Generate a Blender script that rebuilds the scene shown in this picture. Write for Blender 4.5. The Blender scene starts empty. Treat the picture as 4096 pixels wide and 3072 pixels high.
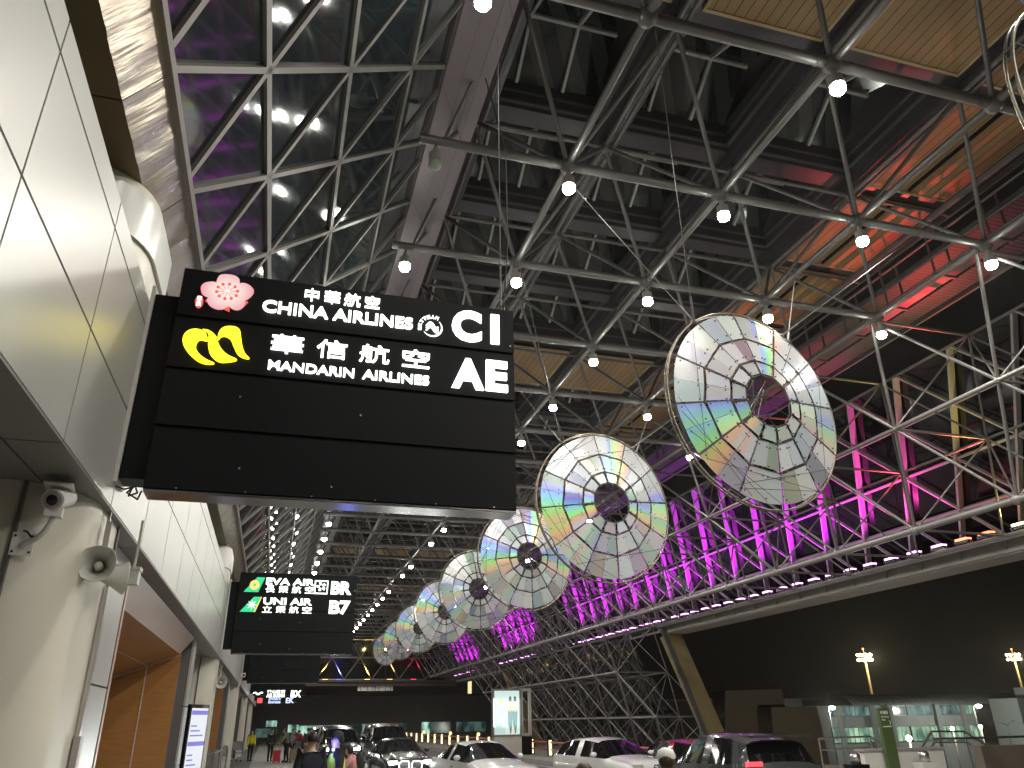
import bpy, bmesh, math, random
from mathutils import Vector, Matrix
random.seed(7)
R = math.radians
scene = bpy.context.scene
COL = scene.collection
H = 1.85                      # eye height over the pavement
P = 3.06                      # bay of the space frame
ROAD = -0.15

# ------------------------------------------------------------------ materials
def new_mat(name):
    m = bpy.data.materials.new(name); m.use_nodes = True
    nt = m.node_tree; b = nt.nodes['Principled BSDF']
    return m, nt, b
def mat(name, col, rough=.5, metal=0., var=.12, scale=3., bump=0., bscale=40., emit=None, estr=0., spec=.5, stretch=None, rvar=0., ior=None, aniso=0):
    m, nt, b = new_mat(name); N = nt.nodes; L = nt.links
    b.inputs['Roughness'].default_value = rough; b.inputs['Metallic'].default_value = metal
    b.inputs['Specular IOR Level'].default_value = spec
    if ior: b.inputs['IOR'].default_value = ior
    tc = N.new('ShaderNodeTexCoord'); mp = N.new('ShaderNodeMapping'); L.new(tc.outputs['Object'], mp.inputs[0])
    if stretch: mp.inputs['Scale'].default_value = stretch
    nz = N.new('ShaderNodeTexNoise'); nz.inputs['Scale'].default_value = scale; nz.inputs['Detail'].default_value = 6
    L.new(mp.outputs[0], nz.inputs['Vector'])
    if var > 0:
        mx = N.new('ShaderNodeMix'); mx.data_type = 'RGBA'
        mx.inputs['A'].default_value = tuple(c*(1-var) for c in col)+(1,); mx.inputs['B'].default_value = tuple(min(1, c*(1+var)) for c in col)+(1,)
        L.new(nz.outputs['Fac'], mx.inputs['Factor']); L.new(mx.outputs['Result'], b.inputs['Base Color'])
    else: b.inputs['Base Color'].default_value = tuple(col)+(1,)
    if rvar:
        mr = N.new('ShaderNodeMapRange'); mr.inputs['To Min'].default_value = max(0, rough-rvar); mr.inputs['To Max'].default_value = rough+rvar
        L.new(nz.outputs['Fac'], mr.inputs['Value']); L.new(mr.outputs[0], b.inputs['Roughness'])
    if bump > 0:
        n2 = N.new('ShaderNodeTexNoise'); n2.inputs['Scale'].default_value = bscale; n2.inputs['Detail'].default_value = 4
        L.new(mp.outputs[0], n2.inputs['Vector'])
        bp = N.new('ShaderNodeBump'); bp.inputs['Strength'].default_value = bump; bp.inputs['Distance'].default_value = .02
        L.new(n2.outputs['Fac'], bp.inputs['Height']); L.new(bp.outputs[0], b.inputs['Normal'])
    if emit:
        b.inputs['Emission Color'].default_value = tuple(emit)+(1,); b.inputs['Emission Strength'].default_value = estr
    return m
def plank_mat(name, c1, c2, line, axis, pitch, width=.07, rough=.45, grain=(1, 1, 1), gs=3., spec=.35):
    """boards with dark joints along an axis"""
    m, nt, b = new_mat(name); N = nt.nodes; L = nt.links
    b.inputs['Roughness'].default_value = rough; b.inputs['Specular IOR Level'].default_value = spec
    tc = N.new('ShaderNodeTexCoord'); sp = N.new('ShaderNodeSeparateXYZ'); L.new(tc.outputs['Object'], sp.inputs[0])
    d = N.new('ShaderNodeMath'); d.operation = 'DIVIDE'; d.inputs[1].default_value = pitch; L.new(sp.outputs[axis], d.inputs[0])
    f = N.new('ShaderNodeMath'); f.operation = 'FRACT'; L.new(d.outputs[0], f.inputs[0])
    lt = N.new('ShaderNodeMath'); lt.operation = 'LESS_THAN'; lt.inputs[1].default_value = width; L.new(f.outputs[0], lt.inputs[0])
    fl = N.new('ShaderNodeMath'); fl.operation = 'FLOOR'; L.new(d.outputs[0], fl.inputs[0])
    wn = N.new('ShaderNodeTexWhiteNoise'); wn.noise_dimensions = '1D'; L.new(fl.outputs[0], wn.inputs['W'])
    mp = N.new('ShaderNodeMapping'); mp.inputs['Scale'].default_value = grain; L.new(tc.outputs['Object'], mp.inputs[0])
    nz = N.new('ShaderNodeTexNoise'); nz.inputs['Scale'].default_value = gs; nz.inputs['Detail'].default_value = 8; L.new(mp.outputs[0], nz.inputs['Vector'])
    av = N.new('ShaderNodeMath'); av.operation = 'MULTIPLY_ADD'; av.inputs[1].default_value = .45; L.new(wn.outputs['Value'], av.inputs[0])
    hv = N.new('ShaderNodeMath'); hv.operation = 'MULTIPLY'; hv.inputs[1].default_value = .6; L.new(nz.outputs['Fac'], hv.inputs[0]); L.new(hv.outputs[0], av.inputs[2])
    mx = N.new('ShaderNodeMix'); mx.data_type = 'RGBA'; mx.inputs['A'].default_value = tuple(c1)+(1,); mx.inputs['B'].default_value = tuple(c2)+(1,); L.new(av.outputs[0], mx.inputs['Factor'])
    m2 = N.new('ShaderNodeMix'); m2.data_type = 'RGBA'; m2.inputs['B'].default_value = tuple(line)+(1,); L.new(lt.outputs[0], m2.inputs['Factor']); L.new(mx.outputs['Result'], m2.inputs['A'])
    L.new(m2.outputs['Result'], b.inputs['Base Color'])
    return m
def attr_mat(name, rough=.35, metal=.5, emit=0., grain=.25, gscale=260., transl=0.):
    """colour from the 'film' attribute of the mesh, with a fine sparkle painted as grain"""
    m, nt, b = new_mat(name); N = nt.nodes; L = nt.links
    b.inputs['Roughness'].default_value = rough; b.inputs['Metallic'].default_value = metal
    at = N.new('ShaderNodeAttribute'); at.attribute_name = 'film'
    tc = N.new('ShaderNodeTexCoord'); nz = N.new('ShaderNodeTexNoise'); nz.inputs['Scale'].default_value = gscale; nz.inputs['Detail'].default_value = 1
    L.new(tc.outputs['Object'], nz.inputs['Vector'])
    mr = N.new('ShaderNodeMapRange'); mr.inputs['From Min'].default_value = .3; mr.inputs['From Max'].default_value = .7
    mr.inputs['To Min'].default_value = 1-grain; mr.inputs['To Max'].default_value = 1+grain; L.new(nz.outputs['Fac'], mr.inputs['Value'])
    vm = N.new('ShaderNodeVectorMath'); vm.operation = 'SCALE'; L.new(at.outputs['Color'], vm.inputs[0]); L.new(mr.outputs[0], vm.inputs['Scale'])
    L.new(vm.outputs[0], b.inputs['Base Color'])
    if emit: L.remove(b.inputs['Base Color'].links[0]); b.inputs['Base Color'].default_value = (.03, .03, .03, 1); L.new(vm.outputs[0], b.inputs['Emission Color']); b.inputs['Emission Strength'].default_value = emit
    n2 = N.new('ShaderNodeTexNoise'); n2.inputs['Scale'].default_value = 2.2; L.new(tc.outputs['Object'], n2.inputs['Vector'])
    bp = N.new('ShaderNodeBump'); bp.inputs['Strength'].default_value = .25; bp.inputs['Distance'].default_value = .05
    L.new(n2.outputs['Fac'], bp.inputs['Height']); L.new(bp.outputs[0], b.inputs['Normal'])
    if transl:
        tr = N.new('ShaderNodeBsdfTranslucent'); L.new(vm.outputs[0], tr.inputs[0]); ms = N.new('ShaderNodeMixShader'); ms.inputs[0].default_value = transl
        L.new(b.outputs[0], ms.inputs[1]); L.new(tr.outputs[0], ms.inputs[2]); L.new(ms.outputs[0], N['Material Output'].inputs['Surface'])
    return m
def lamp_mat(name, col, s): return mat(name, (.04, .04, .04), .4, 0, 0, emit=col, estr=s, spec=.2)

M = {}
M['tube'] = mat('painted_steel_tube', (.215, .20, .19), .36, .35, .18, 1.5, .05, 30)
M['tube_dark'] = mat('weathered_steel', (.16, .15, .15), .45, .3, .25, 2, .05, 30)
M['roof_dark'] = mat('dark_gutter_steel', (.105, .10, .11), .38, .5, .3, .8)
M['roof_mid'] = mat('grey_gutter_lip', (.17, .165, .17), .4, .4, .25, 1)
M['bar'] = mat('pale_glazing_bar', (.78, .77, .75), .45, .2, .12, 3)
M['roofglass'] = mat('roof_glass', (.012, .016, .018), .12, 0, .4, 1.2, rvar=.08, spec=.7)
def _louvre_shade():  # louvre shadows painted as diagonal stripes in the glass colour
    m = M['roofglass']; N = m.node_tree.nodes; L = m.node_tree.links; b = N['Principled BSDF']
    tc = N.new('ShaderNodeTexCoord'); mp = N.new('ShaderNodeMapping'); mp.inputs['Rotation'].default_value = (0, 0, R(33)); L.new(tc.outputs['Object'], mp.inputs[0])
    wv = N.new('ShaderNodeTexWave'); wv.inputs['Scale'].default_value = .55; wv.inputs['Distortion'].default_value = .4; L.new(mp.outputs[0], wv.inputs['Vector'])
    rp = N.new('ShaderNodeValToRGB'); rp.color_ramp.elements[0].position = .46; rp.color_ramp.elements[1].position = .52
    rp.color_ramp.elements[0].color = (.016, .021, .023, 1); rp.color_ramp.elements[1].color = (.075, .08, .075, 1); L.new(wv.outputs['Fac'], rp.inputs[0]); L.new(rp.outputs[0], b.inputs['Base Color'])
_louvre_shade()
M['wood'] = plank_mat('slatted_wood_ceiling', (.38, .245, .11), (.52, .35, .18), (.035, .016, .006), 'X', .2, .07, .5, (6, .4, 6), 4)
M['wood_edge'] = mat('wood_panel_edge', (.62, .46, .24), .5, 0, .12, 3)
M['fascia'] = mat('brushed_metal_cladding', (.53, .52, .495), .36, .42, .06, 1.2, .015, 60, rvar=.06, stretch=(1, 1, .25))
M['seam'] = mat('dark_panel_joint', (.12, .11, .1), .6)
M['soffit'] = mat('grey_soffit_panel', (.23, .22, .21), .5, .3, .1, 1.5)
M['bronze'] = mat('bronze_soffit_panel', (.17, .13, .07), .42, .55, .2, 2)
M['strip'] = mat('polished_steel_band', (.74, .66, .60), .2, .88, .08, 1.5, .55, 2.4, stretch=(.35, 2.6, .35))
M['beam'] = mat('mauve_steel_beam', (.30, .245, .265), .42, .25, .1, .8)
M['glass'] = mat('dark_curtain_glass', (.028, .037, .042), .055, 0, .3, .6, .05, 1.0, spec=.85, ior=1.65, rvar=.035)
M['glass_side'] = mat('dark_side_glass', (.004, .004, .006), .06, 0, .3, .6, spec=.8)
M['mullion'] = mat('grey_mullion', (.26, .24, .222), .45, .25, .1, 2)
M['fin'] = mat('pale_steel_fin', (.55, .53, .53), .42, .2, .1, 2)
M['cream'] = mat('cream_painted_column', (.58, .55, .465), .42, .05, .06, 1.5)
M['black'] = mat('black_sign_panel', (.0055, .006, .0075), .5, 0, .3, 1, .02, 80, spec=.18)
M['black_gloss'] = mat('black_glossy_plastic', (.01, .01, .012), .15, 0, .2, 2)
M['trim'] = mat('dull_steel_trim', (.22, .21, .2), .22, .9, .08, 2, stretch=(.3, 1, 1))
M['alu'] = mat('satin_aluminium', (.62, .6, .57), .28, .9, .08, 2, stretch=(.3, 1, 1))
M['letter'] = lamp_mat('backlit_white_letter', (.93, 1., .9), 3.2)
M['yellow'] = lamp_mat('backlit_yellow', (1., .82, .015), 2.6)
M['pink'] = attr_mat('backlit_petal', .5, 0, 1.0, 0)
M['redlit'] = lamp_mat('backlit_red', (.85, .10, .08), 1.2)
M['greenlit'] = lamp_mat('backlit_green', (.03, .62, .25), 1.3)
M['goldlit'] = lamp_mat('backlit_gold', (1., .62, .15), 1.4)
M['bluelit'] = lamp_mat('backlit_pale_blue', (.5, .6, 1.), 2.)
M['portalwood'] = plank_mat('wood_veneer_lining', (.20, .075, .018), (.56, .27, .085), (.2, .08, .02), 'Y', 40, .0001, .38, (1.2, 1.2, 22), 2.4, .5)
M['portalseam'] = mat('pale_joint', (.6, .5, .45), .5)
M['jamb'] = mat('pinkish_jamb', (.5, .36, .28), .4, .1)
M['asphalt'] = mat('asphalt', (.135, .13, .122), .42, 0, .25, 8, .25, 120, rvar=.12)
M['paver'] = mat('pavement_stone', (.30, .285, .26), .42, 0, .15, 4, .1, 60, rvar=.1)
M['paver_dark'] = mat('dark_paving_band', (.10, .1, .1), .45, 0, .15, 4)
M['concrete'] = mat('concrete', (.33, .31, .28), .7, 0, .15, 2, .15, 30)
M['paint'] = mat('road_paint', (.72, .72, .68), .5, 0, .1, 12)
M['ypaint'] = mat('yellow_road_paint', (.75, .5, .04), .5, 0, .1, 12)
M['white_plastic'] = mat('aged_white_plastic', (.60, .59, .54), .45, 0, .12, 6)
M['white_paint'] = mat('white_enamel', (.72, .70, .65), .4, 0, .06, 5)
M['rubber'] = mat('black_rubber', (.012, .012, .012), .6)
M['chrome'] = mat('chrome', (.8, .8, .8), .08, 1., .03)
M['lamp_body'] = mat('lamp_housing', (.45, .42, .38), .45, .2, .1, 5)
M['lens'] = lamp_mat('lit_lamp_lens', (.95, 1., .9), 95.)
M['lens_off'] = mat('unlit_lamp_lens', (.6, .6, .52), .2)
M['wire'] = mat('steel_wire', (.15, .145, .14), .5, .3)
M['film'] = attr_mat('holographic_film', .30, .2, 0, .3, transl=.35)
M['rim'] = mat('gold_toned_ring', (.22, .19, .14), .38, .6, .15, 5)
M['disc_frame'] = mat('dark_disc_frame', (.07, .065, .06), .5, .4)
M['redrail'] = mat('red_painted_rail', (.42, .09, .06), .45, 0, .15, 5)
M['post_light'] = lamp_mat('lit_post_strip', (1., .78, .42), 2.2)
M['gold'] = mat('warm_lit_concrete', (.34, .26, .13), .55, .1, .15, 1.2)  # golden light on the leaning piers is put into this base colour
M['darkwall'] = mat('dark_facade', (.065, .058, .056), .6, .1, .25, .5)
M['corr'] = plank_mat('corrugated_deck', (.10, .10, .12), (.14, .14, .16), (.05, .05, .06), 'Y', .12, .4, .4)
M['skin'] = mat('skin', (.50, .31, .22), .5, 0, .05, 10)
M['skin_dark'] = mat('skin_brown', (.22, .11, .06), .5, 0, .05, 10)
M['hair'] = mat('black_hair', (.012, .01, .009), .45, 0, .3, 40)
M['hair_brown'] = mat('brown_hair', (.05, .028, .016), .45, 0, .3, 40)
def cloth(n, c, r=.8): 
    M[n] = mat('fabric_'+n, c, r, 0, .18, 12, .2, 60); return M[n]
for n, c in dict(navy=(.012, .014, .022), charcoal=(.02, .02, .022), hivis=(.55, .75, .05), pinkjk=(.62, .30, .28), yellowjk=(.75, .62, .02), camo=(.16, .17, .11), redjk=(.45, .03, .05), brownjk=(.07, .05, .035), khaki=(.28, .2, .12), whitecap=(.85, .84, .78), grey=(.2, .2, .21), bluejk=(.05, .07, .2)).items(): cloth(n, c)
def carpaint(n, c, metal=.3, rough=.22):
    m = mat('car_paint_'+n, c, rough, metal, .03); b = m.node_tree.nodes['Principled BSDF']
    b.inputs['Coat Weight'].default_value = 1.; b.inputs['Coat Roughness'].default_value = .04; M['car_'+n] = m
for n, c in dict(black=(.008, .008, .009), white=(.82, .82, .80), maroon=(.30, .015, .05), grey=(.07, .075, .075), navy=(.012, .012, .03)).items(): carpaint(n, c, 0. if n == 'white' else .3)
M['carglass'] = mat('tinted_car_glass', (.006, .006, .007), .04, 0, .2, 2, spec=.8)
M['headlight'] = lamp_mat('lit_headlight', (.95, 1., .95), 30.)
M['taillight'] = lamp_mat('lit_tail_light', (1., .06, .08), 2.)
M['grille_lit'] = lamp_mat('lit_grille_outline', (.95, 1., 1.), 3.)
M['red_plastic'] = mat('red_lamp_plastic', (.4, .01, .015), .2)
M['window_green'] = None

# ------------------------------------------------------------------ mesh helpers
class MB:
    def __init__(s): s.v = []; s.f = []; s.m = []; s.c = None
    def quad(s, *pts, mi=0):
        i = len(s.v); s.v += [Vector(p) for p in pts]; s.f.append(tuple(range(i, i+len(pts)))); s.m.append(mi); return s
    def box(s, lo, hi, mi=0, rot=None, ctr=None):
        x0, y0, z0 = lo; x1, y1, z1 = hi
        p = [Vector(q) for q in ((x0, y0, z0), (x1, y0, z0), (x1, y1, z0), (x0, y1, z0), (x0, y0, z1), (x1, y0, z1), (x1, y1, z1), (x0, y1, z1))]
        if rot is not None:
            c = Vector(ctr) if ctr is not None else sum(p, Vector())/8
            p = [c+rot @ (q-c) for q in p]
        i = len(s.v); s.v += p
        for f in ((0, 3, 2, 1), (4, 5, 6, 7), (0, 1, 5, 4), (1, 2, 6, 5), (2, 3, 7, 6), (3, 0, 4, 7)):
            s.f.append(tuple(i+k for k in f)); s.m.append(mi)
        return s
    def cbox(s, c, d, mi=0, rot=None):
        return s.box([c[k]-d[k]/2 for k in range(3)], [c[k]+d[k]/2 for k in range(3)], mi, rot)
    def bar(s, a, b, w, h, up=(0, 0, 1), mi=0):
        """rectangular bar from a to b, w across, h along the 'up' direction"""
        a = Vector(a); b = Vector(b); t = (b-a).normalized(); u = Vector(up); sd = t.cross(u)
        if sd.length < 1e-5: sd = t.cross(Vector((1, 0, 0)))
        sd.normalize(); u = sd.cross(t).normalized()
        i = len(s.v)
        for p in (a, b):
            for sx, sy in ((-1, -1), (1, -1), (1, 1), (-1, 1)): s.v.append(p+sd*sx*w/2+u*sy*h/2)
        for f in ((0, 1, 5, 4), (1, 2, 6, 5), (2, 3, 7, 6), (3, 0, 4, 7), (3, 2, 1, 0), (4, 5, 6, 7)):
            s.f.append(tuple(i+k for k in f)); s.m.append(mi)
        return s
    def tube(s, a, b, r, n=8, mi=0, r2=None, cap=False):
        a = Vector(a); b = Vector(b); t = (b-a)
        if t.length < 1e-6: return s
        t.normalize(); u = t.cross(Vector((0, 0, 1)))
        if u.length < 1e-3: u = t.cross(Vector((1, 0, 0)))
        u.normalize(); w = t.cross(u); i = len(s.v); r2 = r if r2 is None else r2
        for p, q in ((a, r), (b, r2)):
            for k in range(n):
                an = 2*math.pi*k/n; s.v.append(p+u*math.cos(an)*q+w*math.sin(an)*q)
        for k in range(n):
            s.f.append((i+k, i+(k+1) % n, i+n+(k+1) % n, i+n+k)); s.m.append(mi)
        if cap:
            s.f.append(tuple(i+k for k in reversed(range(n)))); s.m.append(mi); s.f.append(tuple(i+n+k for k in range(n))); s.m.append(mi)
        return s
    def path(s, pts, r, n=8, mi=0):
        for a, b in zip(pts, pts[1:]): s.tube(a, b, r, n, mi)
        for p in pts[1:-1]: s.ball(p, r*1.01, 8, mi)
        return s
    def ball(s, c, r, n=8, mi=0, sc=(1, 1, 1)):
        c = Vector(c); i = len(s.v); h = n//2
        for j in range(1, h):
            ph = math.pi*j/h
            for k in range(n):
                th = 2*math.pi*k/n; s.v.append(c+Vector((math.sin(ph)*math.cos(th)*r*sc[0], math.sin(ph)*math.sin(th)*r*sc[1], math.cos(ph)*r*sc[2])))
        t = len(s.v); s.v += [c+Vector((0, 0, r*sc[2])), c-Vector((0, 0, r*sc[2]))]
        for j in range(h-2):
            for k in range(n):
                s.f.append((i+j*n+k, i+(j+1)*n+k, i+(j+1)*n+(k+1) % n, i+j*n+(k+1) % n)); s.m.append(mi)
        for k in range(n):
            s.f.append((t, i+k, i+(k+1) % n)); s.m.append(mi)
            s.f.append((t+1, i+(h-2)*n+(k+1) % n, i+(h-2)*n+k)); s.m.append(mi)
        return s
    def lathe(s, prof, n=16, c=(0, 0, 0), rot=None, mi=0, cap=True):
        """profile [(r,z)] turned round z"""
        i = len(s.v); c = Vector(c)
        for r, z in prof:
            for k in range(n):
                an = 2*math.pi*k/n; q = Vector((r*math.cos(an), r*math.sin(an), z)); s.v.append(c+(rot @ q if rot else q))
        for j in range(len(prof)-1):
            for k in range(n):
                s.f.append((i+j*n+k, i+j*n+(k+1) % n, i+(j+1)*n+(k+1) % n, i+(j+1)*n+k)); s.m.append(mi)
        if cap:
            s.f.append(tuple(i+k for k in reversed(range(n)))); s.m.append(mi)
            e = i+(len(prof)-1)*n; s.f.append(tuple(e+k for k in range(n))); s.m.append(mi)
        return s
    def prism(s, poly, a, b, ax=1, mi=0):
        """polygon in the two axes other than ax, pushed from a to b along ax"""
        o = [k for k in range(3) if k != ax]; n = len(poly); i = len(s.v)
        for d in (a, b):
            for p in poly:
                q = [0, 0, 0]; q[o[0]] = p[0]; q[o[1]] = p[1]; q[ax] = d; s.v.append(Vector(q))
        s.f.append(tuple(i+k for k in range(n))); s.m.append(mi); s.f.append(tuple(i+n+k for k in reversed(range(n)))); s.m.append(mi)
        for k in range(n): s.f.append((i+k, i+n+k, i+n+(k+1) % n, i+(k+1) % n)); s.m.append(mi)
        return s
    def xf(s, mtx):
        s.v = [mtx @ v for v in s.v]; return s
    def build(s, name, mats, parent=None, org=None, smooth=False, colors=None):
        if not isinstance(mats, (list, tuple)): mats = [mats]
        me = bpy.data.meshes.new(name)
        if org is None: org = root_of(parent).location.copy() if (parent is not None and root_of(parent).get('world')) else Vector()
        me.from_pydata([tuple(v-org) for v in s.v], [], s.f)
        for m in mats: me.materials.append(m)
        if smooth == 'auto': me.polygons.foreach_set('use_smooth', [True]*len(s.f))
        if len(mats) > 1: me.polygons.foreach_set('material_index', s.m)
        if smooth and smooth != 'auto': me.polygons.foreach_set('use_smooth', [True]*len(s.f))
        if colors:
            at = me.color_attributes.new('film', 'FLOAT_COLOR', 'POINT')
            for i, c in enumerate(colors): at.data[i].color = (c[0], c[1], c[2], 1)
        bm = bmesh.new(); bm.from_mesh(me); bmesh.ops.recalc_face_normals(bm, faces=bm.faces); bm.to_mesh(me); bm.free()
        if smooth == 'auto': me.set_sharp_from_angle(angle=R(35))
        o = bpy.data.objects.new(name, me); COL.objects.link(o)
        if parent is not None: o.parent = parent
        return o
def root_of(o):
    while o.parent is not None: o = o.parent
    return o
def tag(o, label=None, cat=None, group=None, kind=None):
    for k, v in (('label', label), ('category', cat), ('group', group), ('kind', kind)):
        if v: o[k] = v
    return o
def thing(name, label, cat, loc=(0, 0, 0), rotz=0, group=None, world=False):
    """an Empty at the base of a thing; world=True: its parts are given in world coordinates"""
    o = bpy.data.objects.new(name, None); COL.objects.link(o); o.location = loc; o.rotation_euler = (0, 0, rotz); o.empty_display_size = .2
    if world: o['world'] = 1
    return tag(o, label, cat, group)
def copy_tree(o, parent=None):
    c = o.copy(); COL.objects.link(c)
    if parent is not None: c.parent = parent
    for ch in list(o.children):
        if ch.type != 'LIGHT': copy_tree(ch, c)
    return c
ORD = 'first second third fourth fifth sixth seventh eighth ninth tenth eleventh twelfth thirteenth fourteenth fifteenth sixteenth seventeenth eighteenth nineteenth twentieth twenty-first twenty-second twenty-third twenty-fourth twenty-fifth twenty-sixth twenty-seventh twenty-eighth twenty-ninth thirtieth thirty-first thirty-second thirty-third thirty-fourth thirty-fifth thirty-sixth thirty-seventh thirty-eighth thirty-ninth fortieth'.split()
def light(name, kind, loc, energy, col, size=.1, parent=None, rot=None, spot=None, blend=.3):
    l = bpy.data.lights.new(name, kind); l.energy = energy; l.color = col
    if kind == 'AREA': l.size = size
    elif kind != 'SUN': l.shadow_soft_size = size
    if spot: l.spot_size = spot; l.spot_blend = blend
    o = bpy.data.objects.new(name, l); COL.objects.link(o); o.location = loc
    if rot is not None: o.rotation_euler = rot
    if parent is not None: o.parent = parent
    return o
def text_mb(txt, x0, x1, z0, z1, yf, depth=.03, bold=.0, slant=0., spacing=1.):
    """the words as solid letters in the XZ plane, fitted to a box, faces towards -Y"""
    cu = bpy.data.curves.new('t', 'FONT'); cu.body = txt; cu.size = 1; cu.offset = bold; cu.shear = slant; cu.space_character = spacing; cu.resolution_u = 4
    ob = bpy.data.objects.new('t', cu); COL.objects.link(ob)
    me = bpy.data.meshes.new_from_object(ob.evaluated_get(bpy.context.evaluated_depsgraph_get()))
    mb = MB(); vs = [v.co.copy() for v in me.vertices]
    if vs:
        ax = [min(v.x for v in vs), max(v.x for v in vs)]; ay = [min(v.y for v in vs), max(v.y for v in vs)]
        sx = (x1-x0)/max(1e-6, ax[1]-ax[0]); sz = (z1-z0)/max(1e-6, ay[1]-ay[0])
        mb.v = [Vector((x0+(v.x-ax[0])*sx, yf, z0+(v.y-ay[0])*sz)) for v in vs]; n = len(vs)
        fs = [tuple(p.vertices) for p in me.polygons]
        mb.f = fs[:]; mb.m = [0]*len(fs)
        cnt = {}
        for f in fs:
            for a, b in zip(f, f[1:]+f[:1]): cnt[(min(a, b), max(a, b))] = cnt.get((min(a, b), max(a, b)), 0)+1
        mb.v += [v+Vector((0, depth, 0)) for v in mb.v]
        for (a, b), c in cnt.items():
            if c == 1: mb.f.append((a, b, b+n, a+n)); mb.m.append(0)
    bpy.data.objects.remove(ob); bpy.data.curves.remove(cu); bpy.data.meshes.remove(me)
    return mb

# ------------------------------------------------------------------ camera, world, ground
def zz(r): return r+H

# ------------------------------------------------------------------ terminal building (left)
term = thing('terminal_building', 'long terminal facade with pale metal cladding, cream columns and wood lined doorways', 'building', (-1.54, 0, 0), world=True)
XF = -1.54; Y0, Y1 = -3.25, 88.0; ZB, ZT = zz(1.797), zz(3.785)
ybay = []
y = -1.5
while y < Y1: ybay.append(y); y += 1.75
seam_z = (zz(2.655), zz(3.54))
for i, ya in enumerate(ybay):
    g = .011; m = MB()
    for za, zb in ((ZB, seam_z[0]), (seam_z[0], seam_z[1]), (seam_z[1], ZT)):
        m.box((XF-.03, ya+g, za+(g if za != ZB else 0)), (XF, ya+1.75-g, zb-(g if zb != ZT else 0)))
    m.build('fascia_panel', M['fascia'], term)
MB().box((XF-.30, Y0, ZB+.004), (XF-.032, Y1, ZT-.01)).build('fascia_backing', M['seam'], term)
m = MB().box((XF-.34, Y0, ZB+.012), (-5.4, Y1, ZB+.09))
for i, ya in enumerate(ybay):
    m.box((XF-.005, ya+.008, ZB-.022), (-1.9, ya+1.742, ZB), 0); m.box((-1.916, ya+.008, ZB-.022), (-5.4, ya+1.742, ZB), 0)
m.build('soffit', M['soffit'], term)
# roof of the projecting band, the recess above it, upper soffit and polished band
zs = zz(4.9)
MB().box((-3.3, Y0, ZT-.2), (XF-.3, Y1, ZT-.12)).build('ledge', M['soffit'], term)
MB().box((-3.4, Y0, ZT-.2), (-3.3, Y1, zs)).build('upper_wall', M['cream'], term)
for i, ya in enumerate(ybay):
    o = ya+.12
    m = MB()
    for xa, xb in ((-3.3, -2.02), (-2.0, -1.755)): m.box((xa, o+.008, zs), (xb, o+1.742, zs+.03))
    m.build('upper_soffit_panel', M['bronze'], term)
    # gently dented polished sheet
    m = MB(); nu, nv = 14, 6; q = random.Random(i)
    ph = [q.uniform(0, 6.28) for _ in range(6)]
    for a in range(nu+1):
        for b in range(nv+1):
            u = a/nu; v = b/nv
            d = .007*(math.sin(u*23+ph[0]+v*2)+.7*math.sin(u*41+ph[1]-v*3)+.5*math.sin(u*13+ph[2]+v*5))*math.sin(math.pi*min(1, max(0, u*.96+.02)))
            p = Vector((-1.75+.31*v, o+.006+1.738*u, zs+.39*v))+Vector((.78, 0, -.62))*d
            m.v.append(p)
    for a in range(nu):
        for b in range(nv):
            k = a*(nv+1)+b; m.f.append((k, k+nv+1, k+nv+2, k+1)); m.m.append(0)
    m.build('polished_panel', M['strip'], term, smooth=True)
MB().quad((-1.80, Y0, zs+.034), (-1.80, Y1, zs+.034), (-1.47, Y1, zs+.44), (-1.47, Y0, zs+.44)).build('gutter_backing', M['seam'], term)
MB().box((-3.3, Y0, zs+.034), (-1.83, Y1, zs+.1)).build('upper_soffit_backing', M['seam'], term)
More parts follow.
